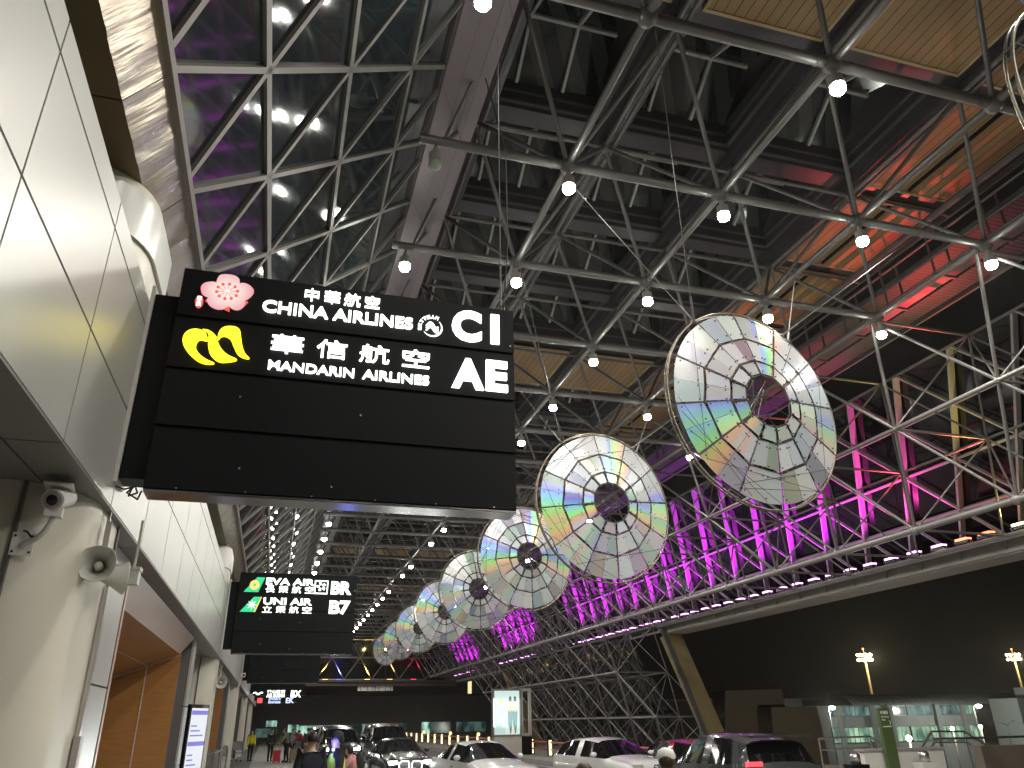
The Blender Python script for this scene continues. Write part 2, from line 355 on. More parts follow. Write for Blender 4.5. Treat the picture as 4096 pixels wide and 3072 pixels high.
# bays: column, metal pier, wood lined doorway
def rounded(x0, x1, ya, yb, r):
    pts = [(x0, ya)]
    for k in range(11): a = -math.pi/2+math.pi/2*k/10; pts.append((x1-r+r*math.cos(a), ya+r*1.35+r*1.35*math.sin(a)))
    for k in range(11): a = math.pi/2*k/10; pts.append((x1-r+r*math.cos(a), yb-r*.6+r*.6*math.sin(a)))
    pts.append((x0, yb)); return pts
L0 = 17.2
for b in range(-1, 5):
    yo = b*L0
    if b >= 0:
        m = MB(); m.prism([(p[0], p[1]) for p in rounded(-5.2, -1.6, 6.5+yo, 8.3+yo, .55)], 0, ZB-.024, 2)
        c = m.build('column', M['cream'], term, smooth='auto')
        sm = MB()
        for ys in (6.512,): sm.box((-2.02, ys-.02+yo, 0), (-1.995, ys+.02+yo, ZB-.03))
        sm.box((-1.598, 7.98+yo, 0), (-1.580, 8.02+yo, ZB-.03))
        sm.build('column_joint', M['seam'], c)
        up = MB(); up.prism(rounded(-3.2, -1.62, 6.55+yo, 8.25+yo, .5), ZT-.1, zs-.002, 2).build('upper_column', M['cream'], term, smooth='auto')
        up = MB(); up.prism(rounded(-3.1, -1.585, 6.51+yo, 8.29+yo, .53), zs-.62, zs-.12, 2).build('column_collar', M['fascia'], term, smooth='auto')
    # metal clad pier beside the column
    m = MB(); m.box((-5.2, 8.45+yo, 0), (-1.78, 9.85+yo, ZB-.024)); m.build('pier', M['seam'], term)
    for za, zb in ((0.05, 1.10), (1.12, 2.24), (2.26, ZB-.03)):
        MB().box((-1.778, 8.50+yo, za), (-1.74, 9.74+yo, zb)).build('pier_panel', M['fascia'], term)
    # portal: splayed lintel, falling wood ceiling, wood far jamb
    pa, pb = 9.86+yo, 18.6+yo
    port = MB(); port.quad((-1.76, pa, ZB-.03), (-1.76, pb, ZB-.03), (-2.0, pb-.1, zz(1.43)), (-2.0, pa+.1, zz(1.43))).build('splayed_lintel', M['jamb'], term)
    ceil = MB().quad((-2.0, pa, zz(1.43)), (-2.0, pb, zz(1.43)), (-4.2, pb, zz(.62)), (-4.2, pa, zz(.62))).build('wood_ceiling', M['portalwood'], term)
    s = MB()
    for xs in (-2.62,):
        zc = 1.43-(abs(xs)-2.0)*.81/2.2
        s.bar((xs, pa, zz(zc)-.004), (xs, pb, zz(zc)-.004), .022, .006)
    s.build('ceiling_joint', M['portalseam'], ceil)
    jam = MB().quad((-1.98, pb-.02, 0), (-4.6, pb-.02, 0), (-4.6, pb-.02, zz(.5)), (-4.2, pb-.02, zz(.62)), (-1.98, pb-.02, zz(1.44))).build('wood_jamb', M['portalwood'], term)
    s = MB()
    for xs in (-2.62, -3.5):
        zc = 1.43-(abs(xs)-2.0)*.81/2.2
        s.box((xs-.011, pb-.030, 0), (xs+.011, pb-.0225, zz(zc)))
    s.bar((-2.0, pb-.028, zz(1.42)), (-4.2, pb-.028, zz(.61)), .012, .03)
    s.build('jamb_joint', M['portalseam'], jam)
    MB().box((-1.98, pb, 0), (-5.2, pb+.08, ZB-.03)).build('jamb_backing', M['soffit'], term)
    MB().box((-1.80, pa-.10, 0), (-1.73, pa, ZB-.03)).build('jamb_edge', M['jamb'], term)
    # metal strip and wall up to the next column
    for za, zb in ((0.05, 1.10), (1.12, 2.24), (2.26, ZB-.03)):
        MB().box((-1.80, pb+.09, za), (-1.76, pb+.75, zb)).build('pier_panel', M['fascia'], term)
    MB().box((-5.2, pb+.09, 0), (-1.81, pb+.75, ZB-.03)).build('pier', M['seam'], term)
    MB().box((-4.6, pb+.75, 0), (-4.5, 23.7+yo, ZB-.03)).build('recess_wall', M['cream'], term)
    m = MB().box((-4.45, pa+.3, 0), (-4.4, pb-.3, zz(.5)))
    m.build('doorway_glass', M['glass_side'], term)

# ------------------------------------------------------------------ slanted glass wall above the terminal
gw = thing('slanted_glass_wall', 'dark glass wall leaning over the road with triangular grey mullions, above the terminal', 'glass wall', (-1.44, 0, zz(5.29)), world=True)
ga = Vector((-1.44, 0, zz(5.29))); gb = Vector((1.60, 0, zz(9.42)))
rows = [0, .238, .516, .80, 1.0]
phs = [7.20, 6.32, 7.20, 8.06, 0]      # phase of the nodes on each row
def gp(v, y): return ga+(gb-ga)*v+Vector((0, y, 0))
nrm = Vector((gb.z-ga.z, 0, -(gb.x-ga.x))).normalized()
GY0, GY1 = 0.2, 86.
S = 1.75
def nodes_on(r):
    ph = phs[r] % S; out = []; y = ph
    while y < GY1: 
        if y >= GY0: out.append(y)
        y += S
    return out
mods = int((GY1-GY0)/(S*2))
for k in range(mods):
    ya = GY0+k*S*2; yb = ya+S*2
    m = MB()
    for r in range(4): m.quad(gp(rows[r], ya)-nrm*.02, gp(rows[r], yb)-nrm*.02, gp(rows[r+1], yb)-nrm*.02, gp(rows[r+1], ya)-nrm*.02)
    m.build('pane', M['glass'], gw)
w, h = .075, .055
for r in (1, 2, 3): MB().bar(gp(rows[r], GY0), gp(rows[r], GY1), w, h, nrm).build('long_mullion', M['mullion'], gw)
for r in (0, 4): MB().bar(gp(rows[r], GY0), gp(rows[r], GY1), .05, .16, nrm).build('edge_frame', M['mullion'], gw)
fwd = {k: MB() for k in range(mods+2)}
for r in range(4):
    lo = .0; 
    for y in nodes_on(r if r > 0 else 1) if r else nodes_on(1):
        if r == 0:          # from the first row of nodes down to the lower edge
            for dy in (-.78, .78): fwd[int((y-GY0)/(S*2))].bar(gp(rows[1], y), gp(rows[0], y+dy), w, h, nrm)
            continue
        dys = (-.875, .875) if r < 3 else (-.62, .62)
        for dy in dys:
            fwd[int((y-GY0)/(S*2))].bar(gp(rows[r], y), gp(rows[r+1], y+dy), w, h, nrm)
for k, m in fwd.items():
    if m.v: m.build('diagonal_mullion', M['mullion'], gw)
# mauve box beam at the top of the glass
bm_ = thing('steel_box_beam', 'broad mauve steel box beam running between the slanted glass and the roof frame', 'beam', (1.6, 0, zz(9.3)), world=True)
m = MB().box((1.62, -1, zz(9.35)), (2.36, 88, zz(9.9)))
m.build('beam_body', M['beam'], bm_)
m = MB()
for y in range(0, 88, 3):
    m.bar((1.62, y, zz(9.349)), (2.36, y+1.5, zz(9.349)), .012, .004)
m.bar((1.9, -1, zz(9.349)), (1.9, 88, zz(9.349)), .01, .004); m.bar((2.16, -1, zz(9.349)), (2.16, 88, zz(9.349)), .01, .004)
m.build('weld_line', M['roof_mid'], bm_)

# ------------------------------------------------------------------ airline signs
def pm(poly, yf, depth=.03): return MB().prism(poly, yf, yf+depth, 1)
def smooth_poly(pts, n=5):
    out = []; k = len(pts)
    for i in range(k):
        p0, p1, p2, p3 = (Vector((*pts[(i+j-1) % k], 0)) for j in range(4))
        for t in range(n):
            t /= n
            q = .5*((2*p1)+(p2-p0)*t+(2*p0-5*p1+4*p2-p3)*t*t+(3*p1-p0-3*p2+p3)*t**3); out.append((q.x, q.y))
    return out
ROWZ = [(3.63, 4.17), (3.075, 3.615), (2.495, 3.06), (1.90, 2.48)]
def sign_body(y, label, chains=True):
    t = thing('airline_sign', label, 'sign', (.43, y, zz(1.87)), 0, 'hanging airline signs along the terminal', world=True)
    x0, x1 = -1.27, 2.135
    MB().box((x0, y+.03, zz(1.90)), (x1, y+.27, zz(4.165))).build('casing', M['black'], t)
    for za, zb in ROWZ: MB().box((x0+.005, y, zz(za)+.012), (x1-.005, y+.028, zz(zb)-.012)).build('front_panel', M['black'], t)
    MB().box((x0+.01, y+.0, zz(1.872)), (x1-.01, y+.27, zz(1.897))).build('bottom_trim', M['trim'], t)
    MB().box((XF+.02, y+.14, zz(2.02)), (x0-.002, y+.42, zz(3.9))).build('wall_mount', M['black'], t)
    MB().box((XF+.001, y+.10, zz(1.98)), (XF+.035, y+.46, zz(3.97))).build('wall_plate', M['white_plastic'], t)
    sc = MB()
    for q in range(6): sc.cbox((-1.0+q*.58, y-.001, zz(1.92)), (.012, .006, .012))
    for (sx, sz) in ((-.58, 2.84), (.55, 2.76), (-.5, 2.14), (.33, 2.02), (2.09, 3.72)): sc.cbox((sx, y-.001, zz(sz)), (.016, .006, .016))
    sc.build('screw', M['alu'], t)
    if chains:
        c = MB(); n = 100
        za = zz(4.17); zb = zz(8.5)
        c.tube((2.03, y+.15, za), (2.03, y+.15, zb), .006, 6)
        for i in range(14): c.tube((2.03, y+.15, za+.02+i*.05), (2.03, y+.15, za+.045+i*.05), .013, 6)
        c.build('suspension_chain', M['wire'], t)
        MB().path([(2.06, y+.15, zz(4.17)), (2.14, y+.2, zz(5.2)), (2.22, y+.5, zz(6.9)), (2.05, y+.9, zz(8.5))], .009, 5).build('power_cable', M['rubber'], t)
    return t

def T(parent, txt, x0, x1, z0, z1, y, mtl='letter', name='lettering', **k):
    return text_mb(txt, x0, x1, zz(z0), zz(z1), y-.032, .03, **k).build(name, M[mtl], parent)
s1 = sign_body(7.0, 'nearest large black sign with pink blossom, yellow emblem and letters CI and AE')
y = 7.0
T(s1, '中華航空', -.10, .662, 3.955, 4.10, y, bold=.01, spacing=1.35)
T(s1, 'CHINA AIRLINES', -.49, 1.02, 3.768, 3.90, y, bold=.018)
T(s1, 'C', 1.44, 1.765, 3.706, 4.077, y, name='code_letter', bold=.045)
T(s1, 'I', 1.868, 1.962, 3.715, 4.07, y, name='code_letter', bold=.045)
T(s1, 'A', 1.448, 1.793, 3.155, 3.50, y, name='code_letter', bold=.045)
T(s1, 'E', 1.815, 2.05, 3.158, 3.512, y, name='code_letter', bold=.045)
for ch, a, b_ in (('華', -.365, -.055), ('信', .073, .37), ('航', .494, .795), ('空', .928, 1.209)):
    T(s1, ch, a, b_, 3.335, 3.533, y, bold=.003)
T(s1, 'MANDARIN', -.365, .455, 3.147, 3.243, y, bold=.015)
T(s1, 'AIRLINES', .537, 1.212, 3.147, 3.25, y, bold=.015)
petals = [[(-.947, 4.014), (-.945, 4.075), (-.920, 4.118), (-.857, 4.132), (-.790, 4.128), (-.745, 4.095), (-.742, 4.046), (-.785, 3.985), (-.837, 3.940), (-.90, 3.965)],
 [(-.955, 4.022), (-1.005, 4.022), (-1.060, 3.997), (-1.085, 3.947), (-1.066, 3.886), (-1.02, 3.858), (-.965, 3.855), (-.90, 3.89), (-.85, 3.935), (-.90, 3.985)],
 [(-.74, 4.040), (-.690, 4.055), (-.635, 4.035), (-.592, 3.985), (-.61, 3.925), (-.655, 3.875), (-.70, 3.868), (-.765, 3.885), (-.825, 3.93), (-.79, 3.99)],
 [(-.985, 3.850), (-1.01, 3.820), (-.990, 3.775), (-.950, 3.745), (-.90, 3.732), (-.845, 3.745), (-.80, 3.785), (-.815, 3.86), (-.845, 3.92), (-.92, 3.885)],
 [(-.805, 3.795), (-.775, 3.760), (-.722, 3.748), (-.680, 3.775), (-.655, 3.83), (-.68, 3.865), (-.745, 3.885), (-.83, 3.925), (-.82, 3.86)]]
for i, p in enumerate(petals):
    sp = smooth_poly(p, 4); m = MB(); cols = []
    yy = 7.0-.030-.0015*i; c0 = Vector((-.837, yy, zz(3.932)))
    cx = sum(q[0] for q in sp)/len(sp); cz = sum(q[1] for q in sp)/len(sp)
    m.v.append(Vector((cx, yy, zz(cz)))); cols.append((.93, .72, .66))
    for q in sp:
        v = Vector((q[0], yy, zz(q[1]))); m.v.append(v); d = (v-c0).length
        t = max(0, min(1, (d-.07)/.19)); cols.append((.98-.08*t, .86-.55*t, .80-.45*t))
    n = len(sp)
    for k in range(n): m.f.append((0, 1+k, 1+(k+1) % n)); m.m.append(0)
    base = len(m.v)
    m.v += [v+Vector((0, .028, 0)) for v in m.v[1:]]; cols += cols[1:]
    for k in range(n): m.f.append((1+k, 1+(k+1) % n, base+(k+1) % n, base+k)); m.m.append(0)
    m.build('petal', M['pink'], s1, colors=cols)
m = MB()
for tri in (((-.68, 3.868), (-.632, 3.852), (-.665, 3.80)), ((-.842, 3.742), (-.79, 3.722), (-.795, 3.778)), ((-.99, 3.86), (-1.025, 3.805), (-.975, 3.80))):
    m.prism([(a, zz(b_)) for a, b_ in tri], 6.975, 6.999, 1)
m.build('sepal', M['redlit'], s1)
m = MB()
for k in range(10):
    a = 2*math.pi*k/10+.2; cx, cz = -.837+.098*math.cos(a), 3.93+.085*math.sin(a)
    m.prism([(cx+.016*math.cos(t*.785), zz(cz)+.017*math.sin(t*.785)) for t in range(8)], 6.957, 6.963, 1)
    m.bar((-.837+.03*math.cos(a), 6.9605, zz(3.93)+.025*math.sin(a)), (-.837+.085*math.cos(a), 6.9605, zz(3.93)+.07*math.sin(a)), .004, .004, mi=0)
m.build('stamen', M['redlit'], s1)
sl = MB().prism([(-1.079+.037*math.cos(t*.35), zz(3.79)+.067*math.sin(t*.35)) for t in range(18)], 6.975, 6.999, 1).build('seal', M['redlit'], s1)
text_mb('華', -1.10, -1.058, zz(3.795), zz(3.845), 6.968, .006).build('seal_character', M['letter'], sl)
text_mb('航', -1.10, -1.058, zz(3.738), zz(3.788), 6.968, .006).build('seal_character', M['letter'], sl)
ys_ = [[(-1.162, 3.356), (-1.152, 3.424), (-1.115, 3.468), (-1.060, 3.486), (-1.007, 3.477), (-.965, 3.445), (-.945, 3.377), (-1.007, 3.382), (-1.036, 3.340), (-1.031, 3.274), (-.984, 3.215), (-.92, 3.175), (-.852, 3.148), (-.904, 3.134), (-.988, 3.149), (-1.080, 3.219), (-1.139, 3.293)],
 [(-1.003, 3.490), (-.953, 3.488), (-.905, 3.462), (-.866, 3.42), (-.845, 3.364), (-.801, 3.295), (-.738, 3.245), (-.655, 3.209), (-.729, 3.178), (-.812, 3.170), (-.889, 3.226), (-.925, 3.303), (-.937, 3.385), (-.940, 3.440), (-.965, 3.475)],
 [(-.858, 3.438), (-.843, 3.508), (-.805, 3.545), (-.750, 3.558), (-.700, 3.552), (-.667, 3.523), (-.649, 3.457), (-.625, 3.359), (-.590, 3.282), (-.545, 3.237), (-.600, 3.238), (-.657, 3.272), (-.702, 3.349), (-.740, 3.420), (-.793, 3.447), (-.833, 3.433), (-.848, 3.400)]]
for p in ys_: MB().prism([(a, zz(b_)) for a, b_ in smooth_poly(p, 3)], 6.968, 6.999, 1).build('emblem', M['yellow'], s1)
# ring emblem with curved writing beside the first name
m = MB()
for k in range(22):
    a0 = R(-150)+R(200)*k/22; a1 = R(-150)+R(200)*(k+1)/22; cx, cz, r_ = 1.228, 3.81, .107; w0 = .018*math.sin(math.pi*(k+.3)/23)+.002; w1 = .018*math.sin(math.pi*(k+1.3)/23)+.002
    m.quad((cx+r_*math.cos(a0), 6.968, zz(cz+r_*math.sin(a0))), (cx+r_*math.cos(a1), 6.968, zz(cz+r_*math.sin(a1))), (cx+(r_-w1)*math.cos(a1), 6.968, zz(cz+(r_-w1)*math.sin(a1))), (cx+(r_-w0)*math.cos(a0), 6.968, zz(cz+(r_-w0)*math.sin(a0))))
for dz in (-.028, 0, .028):
    pts = [(1.16+.13*k/12, 6.968, zz(3.815+dz+.03*math.sin(2*math.pi*(k/12-.1)))) for k in range(13)]
    for a, b_ in zip(pts, pts[1:]): m.bar(a, b_, .004, .016, (0, 0, 1))
m.build('ring_emblem', M['letter'], s1)
m = MB()
for k, ch in enumerate('SKYTEAM'):
    a = R(188-118*k/6); tm = text_mb(ch, -.017, .017, -.018, .018, 6.968, .02, bold=.02)
    rot = Matrix.Rotation(-(a-math.pi/2), 4, 'Y'); tr = Matrix.Translation((1.228+.135*math.cos(a), 0, zz(3.81+.135*math.sin(a))))
    tm.xf(tr @ rot); i = len(m.v); m.v += tm.v; m.f += [tuple(i+q for q in f) for f in tm.f]; m.m += tm.m
m.build('curved_lettering', M['letter'], s1)

s2 = sign_body(24.0, 'second black sign, with two green tail emblems and letters BR and B7')
y = 24.0
MB().prism([(a, zz(b_)) for a, b_ in ((-.784, 4.025), (-.562, 4.025), (-.715, 3.597), (-1.122, 3.597))], y-.03, y, 1).build('emblem', M['greenlit'], s2)
MB().prism([(-.838+.137*math.cos(t*.35), zz(3.80)+.14*math.sin(t*.35)) for t in range(18)], y-.036, y-.031, 1).build('emblem_orb', M['goldlit'], s2)
def star(cx, cz, ro, ri, n, yf, rot=.0):
    return MB().prism([(cx+(ro if k % 2 == 0 else ri)*math.cos(math.pi*k/n+rot), zz(cz)+(ro if k % 2 == 0 else ri)*math.sin(math.pi*k/n+rot)) for k in range(2*n)], yf, yf+.004, 1)
star(-.838, 3.80, .10, .03, 8, y-.042).build('emblem_star', M['greenlit'], s2)
T(s2, 'EVA AIR', -.521, .876, 3.822, 4.018, y, bold=.028)
for ch, a in (('長', -.518), ('榮', -.14), ('航', .238), ('空', .615)): T(s2, ch, a, a+.266, 3.597, 3.80, y, bold=.003)
m = MB(); xa, xb, za, zb = .885, 1.28, 3.592, 3.99
for q in ((xa, za, xb, za+.03), (xa, zb-.03, xb, zb), (xa, za, xa+.03, zb), (xb-.03, za, xb, zb)): m.box((q[0], y-.032, zz(q[1])), (q[2], y-.001, zz(q[3])))
for k in range(5):
    a = math.pi/2+2*math.pi*k/5; cx, cz = (xa+xb)/2, 3.81
    f = lambda r_, t: (cx+r_*math.cos(t), zz(cz+r_*math.sin(t)))
    m.prism([f(.055, a-.55), f(.145, a+.1), f(.125, a+.62), f(.06, a+.55)], y-.03, y-.001, 1)
m.build('star_badge', M['letter'], s2)
T(s2, 'BR', 1.375, 1.985, 3.592, 3.976, y, name='code_letters', bold=.045)
MB().prism([(a, zz(b_)) for a, b_ in ((-.809, 3.460), (-.63, 3.459), (-.79, 3.031), (-1.162, 3.031))], y-.03, y, 1).build('emblem', M['greenlit'], s2)
MB().prism([(a, zz(b_)) for a, b_ in ((-.62, 3.460), (-.59, 3.459), (-.737, 3.031), (-.78, 3.031))], y-.03, y, 1).build('emblem_edge', M['goldlit'], s2)
star(-.85, 3.23, .15, .03, 8, y-.036, .0).build('emblem_star', M['letter'], s2)
T(s2, 'UNI AIR', -.535, .855, 3.248, 3.448, y, bold=.028)
for ch, a in (('立', -.543), ('榮', -.16), ('航', .215), ('空', .59)): T(s2, ch, a, a+.27, 3.02, 3.214, y, bold=.003)
T(s2, 'B7', 1.365, 1.985, 3.014, 3.41, y, name='code_letters', bold=.045)
s3 = sign_body(41.3, 'third black sign along the terminal, all its panels blank')
s4 = sign_body(58.5, 'fourth black sign, with a white wavy emblem and letters BX low on it')
y = 58.5
T(s4, '釜山航空', -.38, .81, 2.03, 2.235, y, bold=.015); T(s4, 'AIR BUSAN', -.387, .806, 1.76, 2.0, y, bold=.04); T(s4, 'BX', 1.216, 1.9, 1.76, 2.2, y, name='code_letters', bold=.028)
m = MB()
pts = [(-1.28+.63*k/12, y-.03, zz(2.02+.06*math.sin(k*.75))) for k in range(13)]
for k, (a, b_) in enumerate(zip(pts, pts[1:])): m.bar(a, b_, .03, .05+.05*math.sin(math.pi*k/12), (0, 0, 1))
m.build('emblem', M['letter'], s4)
s5 = sign_body(75.8, 'farthest black sign, with a red square emblem and letters EK')
y = 75.8
MB().box((-1.25, y-.03, zz(1.82)), (-.80, y, zz(2.24))).build('emblem', M['redlit'], s5)
T(s5, '阿聯酋航空', -.28, .74, 2.04, 2.25, y, 'bluelit', bold=.015); T(s5, 'Emirates', -.28, .74, 1.79, 2.02, y, 'bluelit', bold=.028); T(s5, 'EK', 1.2, 1.9, 1.8, 2.24, y, 'bluelit', name='code_letters', bold=.028)

# ------------------------------------------------------------------ roof: square-on-square space frame with skylights
ZR = zz(8.56); ZU = zz(10.62)
LX = [1.5, 3.88, 6.79, 9.72, 12.76]                 # lower chord lines (along the road)
UX = [2.62, 5.34, 8.26, 11.24]                      # upper chord lines
K0, K1 = -6, 26
def LY(k): return 2.08*P+P*k
def UY(k): return LY(k)+P/2
can = thing('roof_canopy', 'dark tubular steel space frame roof with skylights and slatted wood panels, over the road', 'canopy', (1.5, 0, ZR), world=True)
for k in range(K0, K1+1):
    m = MB(); m.tube((LX[0]-.15, LY(k), ZR), (LX[-1], LY(k), ZR), .082, 10)
    for x in LX[1:]: m.ball((x, LY(k), ZR), .15, 10)
    for x in LX[1:]:
        for sx in (-1, 1):
            if x == LX[-1] and sx > 0: continue
            m.tube((x+sx*.13, LY(k), ZR), (x+sx*.3, LY(k), ZR), .06, 8, r2=.095)
    m.build('cross_chord', M['tube'], can, smooth=True)
for i, x in enumerate(LX[1:]):
    MB().tube((x, LY(K0), ZR), (x, LY(K1), ZR), .062, 8).build('long_chord', M['tube'], can, smooth=True)
for i, x in enumerate(UX):
    m = MB().tube((x, UY(K0), ZU), (x, UY(K1-1), ZU), .055, 8).tube((x+.17, UY(K0), ZU+.02), (x+.17, UY(K1-1), ZU+.02), .045, 8)
    m.build('upper_long_chord', M['tube'], can, smooth=True)
for k in range(K0, K1):
    m = MB().tube((UX[0], UY(k), ZU), (UX[-1], UY(k), ZU), .045, 8).tube((UX[-1], UY(k), ZU), (14.0, UY(k), ZU), .04, 8)
    m.build('upper_cross_chord', M['tube'], can, smooth=True)
    w = MB()
    for i, x in enumerate(UX):
        for xl in (LX[i], LX[i+1]):
            for yl in (LY(k), LY(k+1)):
                if xl == LX[0]: w.tube((x, UY(k), ZU), (xl+.25, yl, ZR), .04, 7)
                else: w.tube((x, UY(k), ZU), (xl, yl, ZR), .042, 8)
        w.ball((x, UY(k), ZU), .13, 8)
    w.build('web_brace', M['tube'], can, smooth=True)
# gutters along and across between the light wells
ZW = zz(11.6); ZG = zz(10.85)
for i, x in enumerate(UX):
    m = MB().box((x-.16, UY(K0), ZG), (x+.36, UY(K1-1), ZG+.10)).box((x-.05, UY(K0), ZG-.10), (x+.13, UY(K1-1), ZG-.002))
    m.build('long_gutter', M['roof_dark'], can)
WOODK = {-6, -1, 4, 9, 14, 19, 24}
cells = [(2.55, 5.18), (5.72, 8.1), (8.64, 11.08)]
for k in range(K0, K1-1):
    ya, yb = UY(k)+.22, UY(k+1)-.22
    MB().box((2.4, UY(k)-.215, ZG+.105), (14.0, UY(k)+.215, ZG+.2)).build('cross_gutter', M['roof_dark'], can)
    if k in WOODK:
        for xa, xb in cells:
            p = MB().box((xa+.08, ya+.06, ZG-.02), (xb-.08, yb-.06, ZG+.03)).build('wood_panel', M['wood'], can)
            e = MB()
            for q in ((xa+.02, ya, xb-.02, ya+.06), (xa+.02, yb-.06, xb-.02, yb), (xa+.02, ya+.06, xa+.08, yb-.06), (xb-.08, ya+.06, xb-.02, yb-.06)):
                e.box((q[0], q[1], ZG-.045), (q[2], q[3], ZG+.035))
            e.build('panel_edge', M['wood_edge'], p)
    else:
        m = MB(); lips = MB(); bars = MB(); gl = MB(); rid = (ya+yb)/2+.25; zr = zz(12.3)
        for xa, xb in cells:
            for a, b_ in (((xa, ya), (xb, ya)), ((xb, ya), (xb, yb)), ((xb, yb), (xa, yb)), ((xa, yb), (xa, ya))):
                m.quad((a[0], a[1], ZG+.1), (b_[0], b_[1], ZG+.1), (b_[0], b_[1], ZW+.1), (a[0], a[1], ZW+.1))
            for zl, d in ((ZG+.2, .08), (ZG+.50, .05)):
                lips.box((xa, yb-d, zl), (xb, yb-.003, zl+.045)); lips.box((xb-d, ya, zl), (xb-.003, yb-d-.003, zl+.045))
                lips.box((xa+.003, ya, zl), (xa+d, yb-d-.003, zl+.045)); lips.box((xa+d+.002, ya+.003, zl), (xb-d-.002, ya+d, zl+.045))
            n = 3
            gl.quad((xa, ya, ZW+.08), (xb, ya, ZW+.08), (xb, rid, zr+.05), (xa, rid, zr+.05)); gl.quad((xa, rid, zr+.05), (xb, rid, zr+.05), (xb, yb, ZW+.08), (xa, yb, ZW+.08))
            for j in range(2):
                x = max(xa-.11, 2.44)+(.97 if xa < 3 else .68)+.97*j
                bars.bar((x, ya, ZW), (x, rid, zr), .06, .09); bars.bar((x, rid, zr), (x, yb-.02, ZW), .06, .09)
            bars.bar((xa, rid, zr-.01), (xb, rid, zr-.01), .07, .07)
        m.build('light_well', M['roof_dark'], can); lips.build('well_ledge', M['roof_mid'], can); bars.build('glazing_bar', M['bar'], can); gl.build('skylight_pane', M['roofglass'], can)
    # outer strip of wood panels beside the slanted side
    xa, xb = 11.62, 13.9
    for xs, xe in ((xa, 12.62), (12.66, xb)):
        p = MB().box((xs+.04, ya+.02, ZG-.02), (xe-.04, yb-.02, ZG+.03)).build('wood_panel', M['wood'], can)
    MB().box((xa, ya-.04, ZG-.04), (xb, ya+.015, ZG+.036)).build('panel_edge', M['wood_edge'], can); MB().box((xa, yb-.015, ZG-.04), (xb, yb+.04, ZG+.036)).build('panel_edge', M['wood_edge'], can)
MB().box((2.3, UY(K0), ZW+.9), (14.2, UY(K1), ZW+1.0)).box((2.2, UY(K0), ZG+.1), (2.35, UY(K1), ZW+.9)).build('roof_deck', M['darkwall'], can)
# corrugated deck, gutter and catwalk beside the wood strip
MB().box((14.45, 0, zz(10.25)), (15.15, 84, zz(10.3))).build('corrugated_deck', M['corr'], can)
MB().box((15.35, 0, zz(9.95)), (16.0, 84, zz(10.0))).build('corrugated_deck', M['corr'], can)
m = MB()
for x, z in ((14.0, 10.6), (14.4, 10.2), (15.2, 10.1), (16.05, 9.85)): m.box((x, 0, zz(z)), (x+.07, 84, zz(z)+.16))
m.build('deck_edge', M['roof_mid'], can)
m = MB()
for z in (9.35, 9.75, 10.2): m.tube((13.75, 0, zz(z)), (13.75, 84, zz(z)), .028, 6)
y = .8
while y < 84:
    m.tube((13.75, y, zz(9.35)), (13.75, y, zz(10.7)), .03, 6); m.tube((14.3, y, zz(9.3)), (14.3, y, zz(10.6)), .03, 6); m.bar((13.7, y, zz(9.3)), (14.35, y, zz(9.3)), .05, .05); y += 1.53
m.box((13.78, 0, zz(9.32)), (14.28, 84, zz(9.34))); m.tube((13.5, 0, zz(10.5)), (13.5, 84, zz(10.5)), .09, 8)
m.build('catwalk', M['tube_dark'], can)

# ------------------------------------------------------------------ inclined double-layer lattice on the far side of the road
RX = [4.157, 4.665, 5.10, 5.56, 5.98, 6.36]; RZ = [2.797, 2.137, 1.434, .735, .03, -.59]; PH = [.14, .66, .13, .62, .12, .62]
RR = [.065, .055, .09, .06, .055, .05]
OFF = .95
def IN(r, k): return Vector((RX[r]*P, (k+PH[r])*P, zz(RZ[r]*P)))
def OUT(r, k): return Vector(((RX[r]+OFF)*P, (k+PH[r])*P, zz(RZ[r]*P)))
lat = thing('lattice_wall', 'inclined wall of triangulated steel tubes between road and dark glass, lit magenta', 'lattice wall', (17, 50, 0), world=True)
def rng(r): return range(0, 28) if r < 3 else range(12, 22)
for r in range(6):
    ks = list(rng(r))
    for fn, rad in ((IN, RR[r]), (OUT, .036)):
        if r == 5: continue
        m = MB().tube(fn(r, ks[0]), fn(r, ks[-1]), rad if r != 0 or fn is OUT else .062, 10)
        m.build('chord', M['tube'], lat, smooth=True)
        nb = MB()
        for k in ks: nb.ball(fn(r, k), rad*(1.55 if not (r == 3 and fn is IN) else 2.1), 10)
        nb.build('node_ball', M['tube'], lat, smooth=True)
def nb_down(r): return (0, -1) if PH[r] > PH[r+1] else (0, -1)
for r in range(5):
    low = list(rng(r+1))
    a = MB(); b_ = MB(); c = MB()
    for k in rng(r):
        for dk in ((0, -1) if PH[r+1] > PH[r] else (0, 1)):
            if k+dk in low:
                a.tube(IN(r, k), IN(r+1, k+dk), .039 if r < 3 else .052, 8); b_.tube(OUT(r, k), OUT(r+1, k+dk), .029, 7)
                if r < 3 or k % 1 == 0: c.tube(IN(r+1, k+dk), OUT(r, k), .026, 6)
    a.build('inner_brace', M['tube'], lat, smooth=True)
    b_.build('outer_brace', M['tube'], lat, smooth=True); c.build('cross_brace', M['tube'], lat, smooth=True)
for r in range(5):
    m = MB()
    for k in rng(r): m.tube(IN(r, k), OUT(r, k), .036, 8)
    m.build('strut', M['tube'], lat, smooth=True)
m = MB()
for k in range(12, 22): m.tube(IN(5, k), IN(5, k)-Vector((0, 0, .1)), .2, 10, cap=True)
m.build('foot_plate', M['concrete'], lat)

